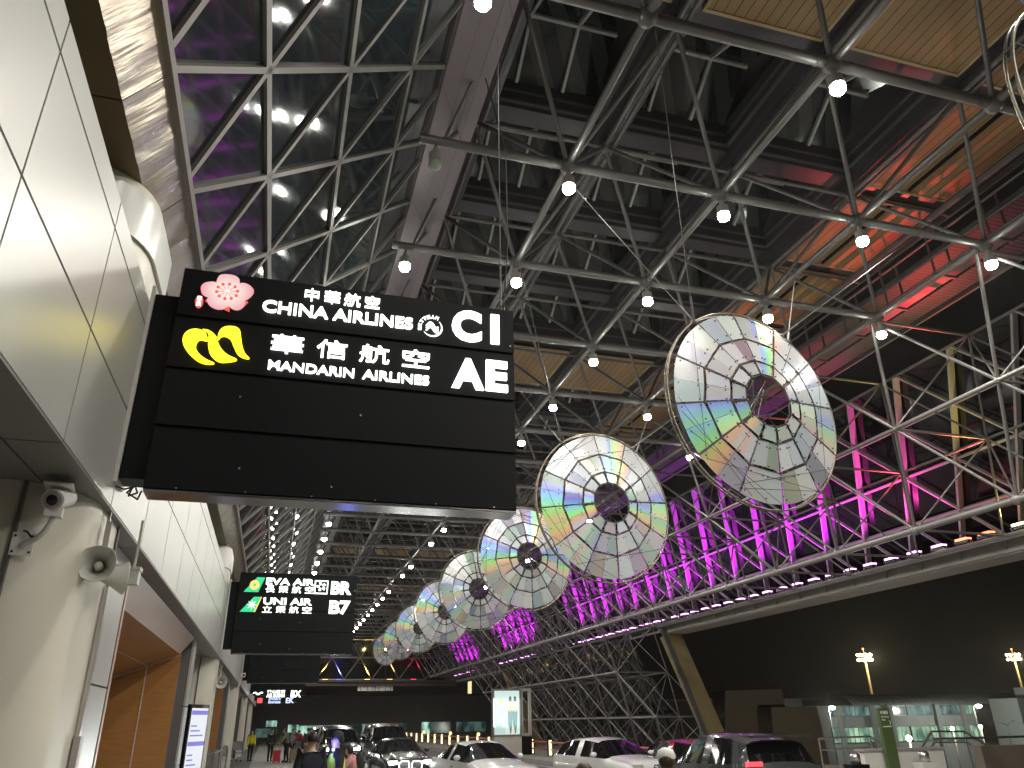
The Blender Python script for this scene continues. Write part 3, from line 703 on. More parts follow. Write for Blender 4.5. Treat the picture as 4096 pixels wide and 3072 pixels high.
# glazed skin outside the lattice
skin = thing('glazed_skin', 'dark glass skin with pale triangular fins outside the lattice wall, glowing magenta', 'glass wall', (19, 45, zz(4)), world=True)
GX = .52
def SK(t, y):   # t 0 top .. 1 at the ledge .. 2.5 ground
    z = 3.05+(1.434-3.05)*t; x = 5.10+OFF+GX+(1.434-z)*.62
    return Vector((x*P, y, zz(z*P)))
SF = P/1.5; skn = Vector((.82, 0, .57))
for k in range(0, 14):
    ya, yb = 0+k*6.2, 6.2+k*6.2
    MB().quad(SK(0, ya)+skn*.2, SK(0, yb)+skn*.2, SK(1, yb)+skn*.2, SK(1, ya)+skn*.2).build('pane', M['glass_side'], skin)
SK1 = SK
def SK(t, y): return SK1(t, y)-Vector((.5*P if t > 1.01 else 0, 0, 0))
for k in range(5):
    ya, yb = 41+k*5.0, 41+k*5.0+5.0
    MB().quad(SK(1.02, ya)+skn*.2, SK(1.02, yb)+skn*.2, SK(2.28, yb)+skn*.2, SK(2.28, ya)+skn*.2).build('pane', M['glass_side'], skin)
nr = 4
for j in range(nr+1): MB().bar(SK(j/nr, 0), SK(j/nr, 86), .07, .12, skn).build('rail', M['fin'], skin)
for k in range(14):
    m = MB(); ya = k*6.2; n = 3
    for q in range(n):
        y = ya+q*6.2/n; dy = 6.2/n/2
        for j in range(nr):
            o = dy if j % 2 else 0
            m.bar(SK(j/nr, y+o), SK((j+1)/nr, y+o+dy), .065, .26, skn); m.bar(SK(j/nr, y+o), SK((j+1)/nr, y+o-dy), .05, .10, skn)
    m.build('fin', M['fin'], skin)
for j in range(4): MB().bar(SK(1.05+j*.4, 41), SK(1.05+j*.4, 66), .05, .05, skn).build('lower_rail', M['roof_dark'], skin)
for k in range(5):
    m = MB()
    for q in range(3):
        y = 41+k*5.0+q*1.66
        for j in range(3): m.bar(SK(1.05+j*.4, y), SK(1.45+j*.4, y+.83), .045, .05, skn); m.bar(SK(1.05+j*.4, y+1.66), SK(1.45+j*.4, y+.83), .045, .05, skn)
    m.build('lower_fin', M['roof_dark'], skin)
# ledge carrying the floodlights, soffit band of the road opening, inclined frame
led = thing('opening_frame', 'grey soffit band and warm lit leaning pier framing the road opening in the lattice', 'frame', (19, 37, 0), world=True)
def frame_beam(ya, yb):
    MB().box((18.5, ya, zz(4.33)), (19.2, yb, zz(4.38))).build('ledge', M['tube_dark'], led)
    MB().box((18.95, ya, zz(4.02)), (19.02, yb, zz(4.36))).box((19.02, ya, zz(3.98)), (20.1, yb, zz(4.1))).build('soffit_band', M['concrete'], led)
    m = MB(); y = ya+.6
    while y < yb: m.tube((18.75, y, zz(4.32)), (19.0, y+.25, zz(4.08)), .03, 6); y += 1.53
    m.tube((18.55, ya, zz(4.29)), (18.55, yb, zz(4.29)), .04, 8); m.build('ledge_bracket', M['tube'], led)
frame_beam(0, 36.6); frame_beam(66.5, 86)
m = MB(); a = Vector((19.3, 36.75, zz(4.0))); b_ = Vector((21.7, 36.75, zz(-2.0)))
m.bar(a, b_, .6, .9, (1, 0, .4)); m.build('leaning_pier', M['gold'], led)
m = MB().bar((18.72, 36.4, zz(4.2)), (21.0, 36.4, zz(-2.0)), .12, .22, (1, 0, .4)); m.build('pier_edge', M['roof_mid'], led)
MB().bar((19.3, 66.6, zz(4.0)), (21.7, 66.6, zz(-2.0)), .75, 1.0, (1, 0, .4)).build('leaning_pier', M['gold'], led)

# ------------------------------------------------------------------ hipped end of the canopy with coloured lamps
YE = LY(K1)
end = thing('end_truss', 'far triangulated end truss of the canopy crossed by red, amber, blue and green lamp light', 'truss', (8, YE, zz(4.4)), world=True)
def EN(r, i): return Vector((1.3+(i+(.5 if r == 1 else 0))*2.95, YE+[0, .45, .9][r]*P, zz([2.797, 2.137, 1.434][r]*P)))
for off in (0, .95*P):
    m = MB(); o = Vector((0, off, 0))
    for r in range(3): m.tube(EN(r, 0)+o, EN(r, 5)+o, .08, 8)
    for r in range(2):
        for i in range(6):
            m.tube(EN(r, i)+o, EN(r+1, i)+o, .06, 7)
            if r == 0 and i > 0: m.tube(EN(r, i)+o, EN(r+1, i-1)+o, .06, 7)
            if r == 1 and i < 5: m.tube(EN(r, i)+o, EN(r+1, i+1)+o, .06, 7)
    if off == 0:
        for r in range(3):
            for i in range(6): m.tube(EN(r, i), EN(r, i)+Vector((0, .95*P, 0)), .05, 6)
    m.build('truss_layer', M['tube'], end, smooth=True)
MB().box((-1.4, YE+2.2, zz(3.75)), (19.5, YE+3.4, zz(4.15))).build('fascia_beam', mat('dark_red_brown_beam', (.12, .07, .06), .5), end)
MB().box((-1.0, YE+1.6, zz(4.16)), (19.5, YE+3.4, zz(4.22))).build('ledge', M['tube_dark'], end)
MB().quad((0, YE+2.9, zz(8.2)), (17, YE+2.9, zz(8.2)), (19, YE+5.6, zz(4.2)), (-1, YE+5.6, zz(4.2))).build('glass', M['glass_side'], end)

# ------------------------------------------------------------------ downlights hanging from the frame nodes
def make_lamp(lit=True):
    t = thing('downlight', '', 'lamp')
    MB().lathe([(.04, 0), (.045, -.10), (.105, -.13), (.11, -.28), (.10, -.285)], 14).build('housing', M['lamp_body'], t, smooth=False)
    MB().lathe([(.095, -.283), (.105, -.32), (.105, -.36), (.085, -.395), (.045, -.415), (.005, -.42)], 16).build('lens', M['lens'] if lit else M['lens_off'], t, smooth=True)
    MB().tube((0, 0, 0), (0, 0, .14), .02, 6).build('hanger', M['tube_dark'], t)
    return t
protoL = make_lamp(True); protoO = make_lamp(False)
LAMPGRP = 'downlights hanging under the roof frame'
first = [True]
def put_lamp(x, y, label, power, lit=True):
    if lit:
        t = protoL if first[0] else copy_tree(protoL); first[0] = False
    else: t = protoO
    t.location = (x, y, ZR-.14); t['label'] = label; t['group'] = LAMPGRP
    if power: light('lamp_beam', 'SPOT', (0, 0, -.56), power, (1., .96, .88), .1, t, None, R(168), .35)
LP = 310
for x in (1.62, 6.79, 12.76):      # the same rows go on behind the camera
    for k in (-1, -2, -3, -5): rowsB = light('lamp_beam', 'SPOT', (x, LY(k), ZR-.66), LP*(.35 if x < 2 else 1.3), (1., .96, .88), .1, None, None, R(168), .35)
rowsL = [(1.62, 'in the row against the mauve beam', [0]+list(range(2, 26))), (3.88, 'near the suspension chain of the closest sign', [1, 2]),
         (6.79, 'in the row over the middle of the road', [k for k in range(0, 26) if k not in (11, 14)]),
         (9.72, 'in the row left of the hanging discs', [1, 2, 4, 7, 10, 13, 16]), (12.76, 'in the row against the lattice wall', [0, 1, 2, 5, 8, 11, 14, 17])]
for x, where, ks in rowsL:
    for n, k in enumerate(ks):
        lp = LP*(.13 if x < 2 else 1)
        p = lp if k < 8 else (lp*1.6 if k % 2 == 0 or k > 22 else 0)
        put_lamp(x, LY(k), 'lit round downlight, %s from the camera %s' % (ORD[n], where), p)
put_lamp(1.62, LY(1), 'unlit grey downlight on the tube end against the mauve beam', 0, False)

# ------------------------------------------------------------------ LED floodlights on the ledge
FG = 'LED floodlights on the ledge of the lattice wall'
def make_flood(m_lens):
    t = thing('led_floodlight', '', 'floodlight')
    b = MB().box((-.10, -.24, 0), (.10, .24, .09)).build('housing', M['black_gloss'], t)
    MB().box((-.11, -.19, .092), (.11, .19, .15)).build('lens', m_lens, t)
    MB().box((-.03, -.28, -.06), (.03, -.245, .06)).box((-.03, .245, -.06), (.03, .28, .06)).build('bracket', M['tube_dark'], t)
    return t
fl_m = lamp_mat('lit_magenta_led', (1., .42, 1.), 4.); fl_r = lamp_mat('lit_red_led', (1., .12, .06), 8.); fl_y = lamp_mat('lit_yellow_led', (1., .9, .25), 9.)
MB().box((18.5, 36.65, zz(4.33)), (19.2, 86, zz(4.38))).build('floodlight_ledge', M['tube_dark'], led)
def put_flood(proto, y, label, col, e, aim, used, cone=78):
    t = proto if not used else copy_tree(proto)
    t.location = (18.62, y, zz(4.46)); t['label'] = label; t['group'] = FG
    d = (Vector(aim)-t.location).normalized()
    if e:
        q = d.to_track_quat('-Z', 'Y').to_euler()
        light('led_beam', 'SPOT', (0, 0, .22), e, col, .08, t, q, R(cone), 1.)
    return t
fm = make_flood(fl_m); fr = make_flood(fl_r); fy = make_flood(fl_y)
ys = []; y = 18.0
while y < 49.5: ys.append(y); y += .985
MAG = (.80, .02, 1.)
put_flood(fy, 15.2, 'yellow LED floodlight nearest the camera on the lattice ledge', (1., .8, .15), 500, (16.2, 15.4, zz(8)), False)
put_flood(fr, 16.3, 'red LED floodlight, the nearer of two on the lattice ledge', (1., .05, .08), 2200, (13.2, 11.5, zz(10.8)), False, 38)
put_flood(fr, 17.1, 'red LED floodlight, the farther of two on the lattice ledge', (1., .05, .1), 2200, (13.1, 18.0, zz(10.8)), True, 38)
for n, y in enumerate(ys):
    col = MAG if n > 4 else (1., .05, .45) if n < 3 else (.95, .04, .7)
    put_flood(fm, y, 'lit magenta LED floodlight, %s from the right in the longest row on the lattice ledge' % ORD[n], col, 520, (18.5, y+.1, zz(7.2)), n > 0)
for n in range(7):
    y = 57.6+n*1.5
    put_flood(fm, y, 'lit magenta LED floodlight, %s from the right in the second row beyond the gap' % ORD[n], MAG, 1000, (18.5, y, zz(7.2)), True)
for n in range(5):
    y = 77+n*1.9
    put_flood(fm, y, 'lit magenta LED floodlight, %s from the right in the farthest row by the end truss' % ORD[n], MAG, 900, (18.5, y, zz(7.2)), True)
# coloured lamps on the end truss
for n, (x, c, nm) in enumerate(((1.6, (.05, 1., .25), 'green'), (5.2, (1., .55, .1), 'amber'), (6.6, (.1, .12, 1.), 'blue'), (9.6, (1., .7, .1), 'golden'), (12.0, (1., .5, .1), 'orange'), (14.6, (1., .03, .08), 'red'))):
    t = thing('colour_lamp', 'small %s floodlight on the ledge of the far end truss' % nm, 'floodlight', (x, YE+1.9, zz(4.23)), 0, 'coloured lamps on the end truss')
    MB().box((-.3, -.1, .0), (.3, .1, .12)).build('housing', M['black_gloss'], t)
    MB().box((-.28, -.09, .122), (.28, .09, .15)).build('lens', lamp_mat('lit_%s_led' % nm, c, 6.), t)
    light('led_beam', 'SPOT', (0, -.1, .3), 1700, c, .1, t, (Vector((0, .55, 1))).to_track_quat('-Z', 'Y').to_euler(), R(80), .7)

# ------------------------------------------------------------------ hanging discs of iridescent film
def spectrum(t):
    st = [(0, (.36, .34, .80)), (.12, (.17, .15, .80)), (.28, (.18, .42, .72)), (.42, (.2, .62, .38)), (.55, (.32, .72, .16)), (.72, (.70, .52, .22)), (.86, (.72, .38, .26)), (1, (.62, .40, .40))]
    t = max(0, min(1, t))
    for (a, ca), (b_, cb) in zip(st, st[1:]):
        if t <= b_: q = (t-a)/(b_-a); return tuple(ca[i]*(1-q)+cb[i]*q for i in range(3))
    return st[-1][1]
RA = [.965, .68, .42, .265]; DEP = .17
def film_col(th, r, tint, bands):  # rainbow sheen of the film painted as fixed colour bands by angle
    c = tint
    for (tc, w, sgn, s) in bands:
        d = (th-tc+math.pi) % (2*math.pi)-math.pi
        if abs(d) < w:
            u = .5+.5*sgn*d/w; k = s*min(1, (1-abs(d)/w)*3.2)
            sp = spectrum(u); c = tuple(c[i]*(1-k)+sp[i]*k for i in range(3))
    return c
def disc(i, loc, rad, yaw, bands, label, dim):
    rg = random.Random(100+i)
    t = thing('hanging_disc', label, 'hanging disc', loc, R(yaw), 'iridescent discs hanging in a row over the road')
    def pt(th, r, dy=0): return Vector((r*rad*math.cos(th), (-(1-r)*DEP*1.3-.02)*rad+dy, r*rad*math.sin(th)))
    # double ring with ties
    m = MB(); n = 72
    for (rr, yy, tr, nm) in ((1.0, 0., .012, 'outer_ring'), (.992, .05, .010, 'rear_ring')):
        m = MB()
        for k in range(n):
            a, b_ = 2*math.pi*k/n, 2*math.pi*(k+1)/n
            m.tube((rr*rad*math.cos(a), yy*rad, rr*rad*math.sin(a)), (rr*rad*math.cos(b_), yy*rad, rr*rad*math.sin(b_)), tr*rad*.8, 7)
        m.build(nm, M['rim'], t, smooth=True)
    m = MB()
    for k in range(12):
        a = 2*math.pi*k/12+.13
        m.tube((rad*math.cos(a), 0, rad*math.sin(a)), (.992*rad*math.cos(a), .05*rad, .992*rad*math.sin(a)), .010*rad, 5)
        m.bar(pt(a, 1.0), pt(a, RA[3]-.02), .006*rad, .012, (0, 1, 0))
    for r in RA[1:]:
        for k in range(12):
            a = 2*math.pi*k/12+.13; m.bar(pt(a, r, .012), pt(a+math.pi/6, r, .012), .008*rad, .012, (0, 1, 0)) if r != RA[1] or k % 12 else None
            m.cbox(pt(a, r, -.012), (.02*rad, .025, .02*rad))
    m.build('spoke_frame', M['disc_frame'], t)
    dots = MB()
    for ring in range(3):
        ro, ri = RA[ring], RA[ring+1]; parts = 2 if ring < 2 else 1
        for k in range(12):
            for h in range(parts):
                a0 = 2*math.pi*k/12+.13+h*math.pi/6/parts; a1 = a0+math.pi/6/parts
                m = MB(); cols = []; nn = 5
                g = .50+rg.uniform(-.12, .08)-dim*.25; tint = (g-.01+rg.uniform(-.03, .03), g+.008+rg.uniform(-.02, .03), g+.015+rg.uniform(-.04, .05))
                if rg.random() < .16: tint = tuple(c*rg.uniform(.55, .8) for c in tint)
                jit = rg.uniform(-.4, .4); pw = rg.uniform(.7, 1.); tilt = rg.uniform(-.012, .012)*rad; gap = (.008 if ring < 2 else .022)*rad if h == 0 or parts == 1 else .002
                gp0 = gap/rad/((ro+ri)/2); gp1 = (.012 if h == parts-1 else .002)/((ro+ri)/2)
                curve = math.cos(math.pi/12) if ring == 0 else math.cos(math.pi/12)
                for a in range(nn+1):
                    for b_ in range(nn+1):
                        u, v = a/nn, b_/nn; th = a0+gp0+(a1-gp1-a0-gp0)*u
                        so = .965 if ring == 0 else ro-.012
                        # straight chords between the spokes, as flat sheets
                        mid = 2*math.pi*k/12+.13+math.pi/12; ch = lambda r_: r_*math.cos(math.pi/12)/math.cos(th-mid)
                        r_o = ch(so) if ring else .955; r_i = ch(ri+.014)
                        r_ = r_i+(r_o-r_i)*v
                        p = pt(th, r_, -.012); p.y += tilt*(u-.5); m.v.append(p)
                        q = film_col(th+jit*.35, r_, tint, bands); q = tuple(tint[z_]*(1-pw)+q[z_]*pw for z_ in range(3)); cols.append(q)
                for a in range(nn):
                    for b_ in range(nn):
                        z = a*(nn+1)+b_; m.f.append((z, z+nn+1, z+nn+2, z+1)); m.m.append(0)
                m.build('film_panel', M['film'], t, colors=cols)
                for (u, v) in ((.15, .12), (.85, .12), (.15, .88)):
                    th = a0+(a1-a0)*u; dots.cbox(pt(th, ri+.02+(ro-ri-.04)*v, -.022), (.011*rad, .015, .011*rad))
    if i < 6: dots.build('clip', M['disc_frame'], t)['kind'] = 'stuff'
    # rods inside the hub, guy wires and suspension
    m = MB()
    for k in range(5):
        a = rg.uniform(0, 6.28); b_ = a+math.pi+rg.uniform(-.7, .7)
        m.tube(pt(a, .26, .2*rad*rg.random()), pt(b_, .26, .25*rad*rg.random()), .006*rad, 6)
    m.build('hub_rod', M['disc_frame'], t)
    m = MB()
    for k in range(9):
        a = rg.uniform(0, 6.28); b_ = a+rg.uniform(.9, 1.6); m.tube(pt(a, .97, -.07*rad), pt(b_, .97, -.07*rad), .003*rad, 4)
    for k in range(7):
        a = rg.uniform(0, 6.28); b_ = a+rg.uniform(1.2, 3.0); m.tube(pt(a, .27), pt(b_, .27)+Vector((0, .2*rad, 0)), .0035*rad, 4)
    m.build('guy_wire', M['disc_frame'], t)
    m = MB(); top = ZR-loc[2]
    for th, dx, dy in ((R(127), -2.2, -2.6), (R(55), 1.6, .8), (R(127), -1.9, .6), (R(60), 3.4, -1.0)):
        a = Vector((rad*math.cos(th), 0, rad*math.sin(th))); m.tube(a, Vector((a.x+dx, a.y+dy, top)), .008, 5)
        m.ball(a, .05, 8); m.tube(a, a+(Vector((a.x+dx, a.y+dy, top))-a)*.1, .016, 6)
    m.build('suspension_wire', M['wire'], t)
    return t
b0 = [(R(210), R(27), 1, .9), (R(75), R(17), -1, .85), (R(-6), R(16), -1, .4)]
specs = [(3.37, 1.6, 6, 0, 'nearest iridescent disc, only its ring edge showing at the right of the photo'),
 (9.48, 1.655, 8, .0, 'large iridescent disc of film panels, the rightmost one seen whole'),
 (15.6, 1.735, 8, .0, 'second iridescent disc, overlapping the third one, under a red lit wood panel'),
 (21.7, 1.535, 8, .02, 'third iridescent disc with blue, green and orange panels at its left edge'),
 (27.85, 1.45, 8, .10, 'fourth iridescent disc, mostly grey, with a dark hub'),
 (34.0, 1.37, 14, .12, 'fifth iridescent disc with a green band on its upper left'),
 (40.6, 1.215, 15, .14, 'sixth iridescent disc with a blue and green band at its upper left'),
 (46.65, 1.11, 22, .15, 'seventh iridescent disc, the last but one in the row'),
 (52.9, .99, 25, .18, 'smallest and farthest iridescent disc, at the end of the row')]
for i, (y, rad, yaw, dim, lab) in enumerate(specs):
    if i in (2, 3): bands = [(R(193 if i == 2 else 184), R(25), 1, 1.), (R(76), R(18), -1, .75), (R(-5), R(22), -1, .7), (R(236), R(12), -1, .3)]
    elif i == 4: bands = [(R(185), R(26), 1, .45), (R(225), R(16), 1, .35)]
    elif i > 4: bands = [(R(160+3*(i-4)), R(30), 1, .9)]
    else: bands = b0
    disc(i, (6.85, y, zz(4.47)), rad, yaw, bands, lab, dim)

# ------------------------------------------------------------------ horn loudspeakers, cameras on the terminal
def horn(label, loc, rotz, sc=1., group='horn loudspeakers on the terminal'):
    t = thing('horn_speaker', label, 'loudspeaker', loc, rotz, group)
    m = MB(); n = 24; prof = [(.035, .20), (.04, .12), (.075, .03), (.115, -.05), (.135, -.09), (.142, -.095), (.137, -.085), (.108, -.035), (.07, .04), (.03, .12)]
    def sq(r, a): 
        k = 1 if r < .05 else 1+.12*min(1, (r-.05)/.08)*(1/max(abs(math.cos(a)), abs(math.sin(a)))-1)*1.6
        return r*k
    for r, yy in prof:
        for k in range(n): a = 2*math.pi*k/n; m.v.append(Vector((sq(r, a)*math.cos(a), yy, sq(r, a)*1.05*math.sin(a)))*sc)
    for j in range(len(prof)-1):
        for k in range(n): m.f.append((j*n+k, j*n+(k+1) % n, (j+1)*n+(k+1) % n, (j+1)*n+k)); m.m.append(0)
    m.build('horn', M['white_plastic'], t, smooth=True)
    r90 = Matrix.Rotation(R(90), 3, 'X')
    MB().lathe([(.001, -.012*sc), (.03*sc, -.01*sc), (.036*sc, .03*sc), (.04*sc, .10*sc)], 14, (0, 0, 0), Matrix.Rotation(R(-90), 3, 'X')).build('phase_plug', M['white_plastic'], t, smooth=True)
    MB().lathe([(.05*sc, .17*sc), (.06*sc, .19*sc), (.06*sc, .29*sc), (.045*sc, .31*sc)], 16, (0, 0, 0), Matrix.Rotation(R(-90), 3, 'X')).build('driver', M['white_plastic'], t, smooth=True)
    MB().box((-.02*sc, .2*sc, .03*sc), (.02*sc, .24*sc, .42*sc)).build('bracket', M['lamp_body'], t)
    return t
horn('cream horn loudspeaker facing the camera, on the corner of the nearest column', (-1.515, 7.12, zz(1.25)), R(6))
horn('cream horn loudspeaker turned towards the road, beside the one facing the camera', (-1.435, 7.42, zz(1.205)), R(112), .95)
horn('small cream horn loudspeaker facing the camera under the soffit of the second column', (-1.46, 24.6, zz(1.15)), R(10), 1.15)
jb = thing('junction_box', 'white plastic junction box behind the two near horn loudspeakers', 'box', (-1.345, 7.75, zz(1.27)))
MB().box((-.055, -.06, -.075), (.055, .06, .045)).build('base', M['white_plastic'], jb); MB().box((-.065, -.07, .047), (.065, .07, .08)).build('lid', M['white_plastic'], jb)
MB().tube((0, 0, .08), (0, 0, .52), .012, 8).build('conduit', M['white_plastic'], jb)
hr = thing('hanger_rail', 'thin metal rail carrying the two near horn loudspeakers under the soffit', 'rail', (-1.59, 7.6, zz(1.5)), world=True)
MB().bar((-1.565, 7.4, zz(1.30)), (-1.565, 7.4, zz(1.795)), .025, .025, (1, 0, 0)).bar((-1.565, 7.4, zz(1.33)), (-1.36, 7.7, zz(1.33)), .02, .025).build('rail_bar', M['alu'], hr)
st = thing('conduit_strip', 'pale metal conduit running down the edge of the nearest column', 'conduit', (-1.58, 7.9, 0), world=True)
MB().box((-1.585, 7.9, 0.1), (-1.555, 7.95, zz(1.2))).build('strip', M['alu'], st)
for z in (.75, 1.55): MB().box((-1.59, 7.87, z), (-1.535, 7.99, z+.24)).build('cover', M['lamp_body'], st)
def cctv(label, loc, rotz, arm):
    t = thing('security_camera', label, 'camera', loc, rotz, 'security cameras on the terminal')
    if arm:
        MB().box((-.075, -.004, -.085), (.075, .012, .085)).build('wall_plate', M['white_paint'], t)
        b = MB()
        for sx in (-.055, .055):
            for sz in (-.06, .06): b.lathe([(.009, 0), (.009, .008)], 8, (sx, -.012, sz), Matrix.Rotation(R(-90), 3, 'X'))
        b.build('bolt', M['rubber'], t)
        pts = [Vector((0, 0, -.01))]+[Vector((.13*math.sin(a)*1.1+.02*a, -.11*math.sin(a*.9)-.02, .19*(1-math.cos(a)))) for a in [k*.17 for k in range(1, 10)]]
        MB().path(pts, .022, 10).build('arm', M['white_paint'], t, smooth=True)
        MB().path([Vector((-.01, .0, .10)), Vector((.02, -.05, .085)), Vector((.05, -.06, .05)), Vector((.09, -.06, .045))], .008, 6).build('cable', M['rubber'], t)
        hp = pts[-1]
        MB().cbox(hp+Vector((0, 0, .045)), (.12, .10, .075)).build('swivel', M['white_paint'], t)
        hd = hp+Vector((0, 0, .15)); rr = Matrix.Rotation(R(-90), 3, 'X') 
        rr = Matrix.Rotation(R(-14), 3, 'Z') @ Matrix.Rotation(R(20), 3, 'X') @ rr
        MB().lathe([(.062, .22), (.075, .19), (.08, -.05), (.084, -.06), (.082, -.085), (.07, -.088)], 20, hd, rr, cap=True).build('body', M['white_paint'], t, smooth=False)
        MB().lathe([(.068, -.091), (.066, -.0915), (.001, -.092)], 20, hd, rr).build('face', M['lamp_body'], t)
        MB().lathe([(.042, -.094), (.036, -.102), (.001, -.107)], 16, hd, rr).build('lens', M['black_gloss'], t, smooth=True)
        MB().box((hd.x-.1, hd.y-.12, hd.z+.088), (hd.x+.1, hd.y+.16, hd.z+.1)).build('sunshield', M['white_paint'], t)
    else:
        MB().box((-.07, -.3, -.07), (.07, .2, .07)).build('body', M['white_paint'], t); MB().box((-.045, -.306, -.045), (.045, -.301, .045)).build('lens', M['black_gloss'], t)
        MB().box((-.08, -.32, .072), (.08, .22, .085)).build('sunshield', M['white_paint'], t); MB().tube((0, .1, -.07), (-.1, .2, -.45), .03, 8).build('arm', M['white_paint'], t)
    return t
cctv('white round security camera on a bent arm bolted to the nearest column', (-1.93, 6.50, zz(1.28)), R(8), True)
cctv('white box security camera under the far soffit beside the third sign', (-1.3, 36.0, zz(1.95)), R(10), False)
cw = thing('loose_cable', 'tangle of loose black cable hanging below the mount of the nearest sign', 'cable', (-1.5, 7.2, zz(1.9)), world=True)
MB().path([(-1.52, 7.2, zz(1.96)), (-1.45, 7.18, zz(1.93)), (-1.38, 7.17, zz(1.95)), (-1.40, 7.17, zz(1.87)), (-1.33, 7.16, zz(1.90)), (-1.36, 7.16, zz(1.96)), (-1.42, 7.17, zz(1.90)), (-1.32, 7.16, zz(1.84)), (-1.30, 7.16, zz(1.92))], .008, 6).build('cable', M['rubber'], cw)

# ------------------------------------------------------------------ road, pavement, surroundings
def sheet(name, x0, x1, y0, y1, z, m, kind='structure'):
    o = MB().quad((x0, y0, z), (x1, y0, z), (x1, y1, z), (x0, y1, z)).build(name, m); o['kind'] = kind; return o
sheet('ground', -400, 600, -200, 600, -7.0, M['darkwall'])
o = MB().box((-8, -8, -.8), (23, 135, ROAD-.004)).build('ground_slab', M['concrete']); o['kind'] = 'structure'
sheet('road', 1.9, 13.6, -8, 135, ROAD, M['asphalt'])
o = MB().box((-5.5, -8, ROAD-.3), (1.72, 120, 0)).build('pavement', M['paver']); o['kind'] = 'structure'
o = MB().box((1.722, -8, ROAD-.3), (1.9, 120, .004)).build('kerb', M['concrete']); o['kind'] = 'structure'
sheet('pavement_band', -1.75, -.75, -8, 118, .004, M['paver_dark'])
o = MB().box((13.6, 6, ROAD-.3), (13.85, 125, .02)).build('far_kerb', M['concrete']); o['kind'] = 'structure'
o = MB().box((13.852, 6, ROAD-.3), (22.6, 125, 0)).build('pavement_island', M['concrete']); o['kind'] = 'structure'
m = MB()
for x in (5.4, 9.3):
    y = 6
    while y < 120: m.quad((x, y, ROAD+.004), (x+.12, y, ROAD+.004), (x+.12, y+3, ROAD+.004), (x, y+3, ROAD+.004)); y += 7
m.quad((12.9, 6, ROAD+.004), (13.05, 6, ROAD+.004), (13.05, 120, ROAD+.004), (12.9, 120, ROAD+.004))
o = m.build('road_marking', M['paint']); o['kind'] = 'structure'
o = MB().quad((8.2, 26, ROAD+.005), (9.2, 26, ROAD+.005), (9.2, 27, ROAD+.005), (8.2, 27, ROAD+.005)).build('road_marking', M['ypaint']); o['kind'] = 'structure'

# railing of posts with lit strips and red rails
rl = thing('guard_railing', 'red two-rail guard railing with posts carrying lit pale strips, along the far kerb', 'railing', (15.6, 60, 0), world=True)
for z, r in ((.72, .055), (.34, .045)): MB().tube((15.6, 27, z), (15.6, 112, z), r, 8).build('rail', M['redrail'], rl, smooth=True)
y = 28.2; n = 0
while y < 112:
    p = MB().box((15.45, y-.13, 0), (15.72, y+.13, .86)).build('post', M['black'], rl)
    MB().box((15.47, y-.138, .06), (15.64, y-.131, .84)).build('lit_strip', M['post_light'] if y > 30 else M['cream'], p)
    y += 3.45
for i, (px_, y) in enumerate(((15.6, 52.0), (15.6, 62.5), (15.6, 72.8), (15.6, 86))):
    t = thing('beacon_lamp', 'small glowing amber globe on the red railing, %s from the camera' % ORD[i], 'lamp', (px_, y, .78), 0, 'amber globes on the railing')
    MB().tube((0, 0, 0), (0, 0, .12), .03, 8).build('stem', M['black'], t); MB().ball((0, 0, .2), .13, 12).build('globe', lamp_mat('lit_amber_globe', (1., .62, .2), 3.) if i == 0 else bpy.data.materials['lit_amber_globe'], t, smooth=True)

# billboard
bb = thing('lit_billboard', 'bright backlit billboard with two figures in teal on a grey metal case by the kerb', 'billboard', (14.6, 48.6, 0), world=True)
bx0, bx1, by, bz0, bz1 = 13.15, 14.75, 48.6, zz(-.72), zz(1.75)
MB().box((bx0-.1, by+.03, bz0-.1), (bx1+.08, by+.4, bz1+.12)).build('case', M['alu'], bb)
pic = MB().quad((bx0, by+.02, bz0), (bx1, by+.02, bz0), (bx1, by+.02, bz1), (bx0, by+.02, bz1)).build('picture', lamp_mat('backlit_poster', (.78, 1., .93), .8), bb)
PM = {k: lamp_mat(n_, c_, e_) for k, n_, c_, e_ in (('f', 'poster_teal', (.05, .30, .33), .7), ('s', 'poster_skin', (1., .62, .40), 1.), ('h', 'poster_dark', (.06, .07, .07), .3), ('o', 'poster_orange', (1., .55, .1), 1.2), ('g', 'poster_grey', (.55, .72, .70), .9))}
def pp_(nm, k, pts, d0, d1): MB().prism(pts, by+d0, by+d1, 1).build(nm, PM[k], pic)
bu = lambda u, v: (bx0+(bx1-bx0)*u, bz0+(bz1-bz0)*v)
for cx in (.63, .82):
    pp_('figure', 'f', [bu(cx+a, v) for a, v in ((-.09, .22), (-.1, .50), (-.06, .56), (.06, .56), (.1, .50), (.07, .22), (.02, .02), (-.03, .02))], .008, .018)
    pp_('figure_head', 's', [bu(cx+.05*math.cos(t*.6), .73+.075*math.sin(t*.6)) for t in range(10)], .008, .018); pp_('figure_leg', 's', [bu(cx+a, v) for a, v in ((-.06, .20), (-.02, .04), (-.07, .02), (-.1, .1))], .006, .007)
    pp_('figure_hair', 'h', [bu(cx+a, v) for a, v in ((-.05, .75), (-.055, .80), (-.04, .86), (0, .87), (.04, .86), (.055, .80), (.05, .75))], .004, .007)
    pp_('scarf', 'o', [bu(cx+a, v) for a, v in ((-.05, .56), (-.04, .64), (.04, .64), (.05, .56), (0, .5))], .004, .007)
pp_('orange_mark', 'o', [bu(.25+.045*math.cos(t*.6), .74+.09*math.sin(t*.6)) for t in range(10)], .008, .018)
pp_('grey_counter', 'g', [bu(a, v) for a, v in ((.02, .02), (.42, .02), (.42, .15), (.30, .15), (.30, .25), (.06, .25), (.06, .15), (.02, .15))], .008, .018)
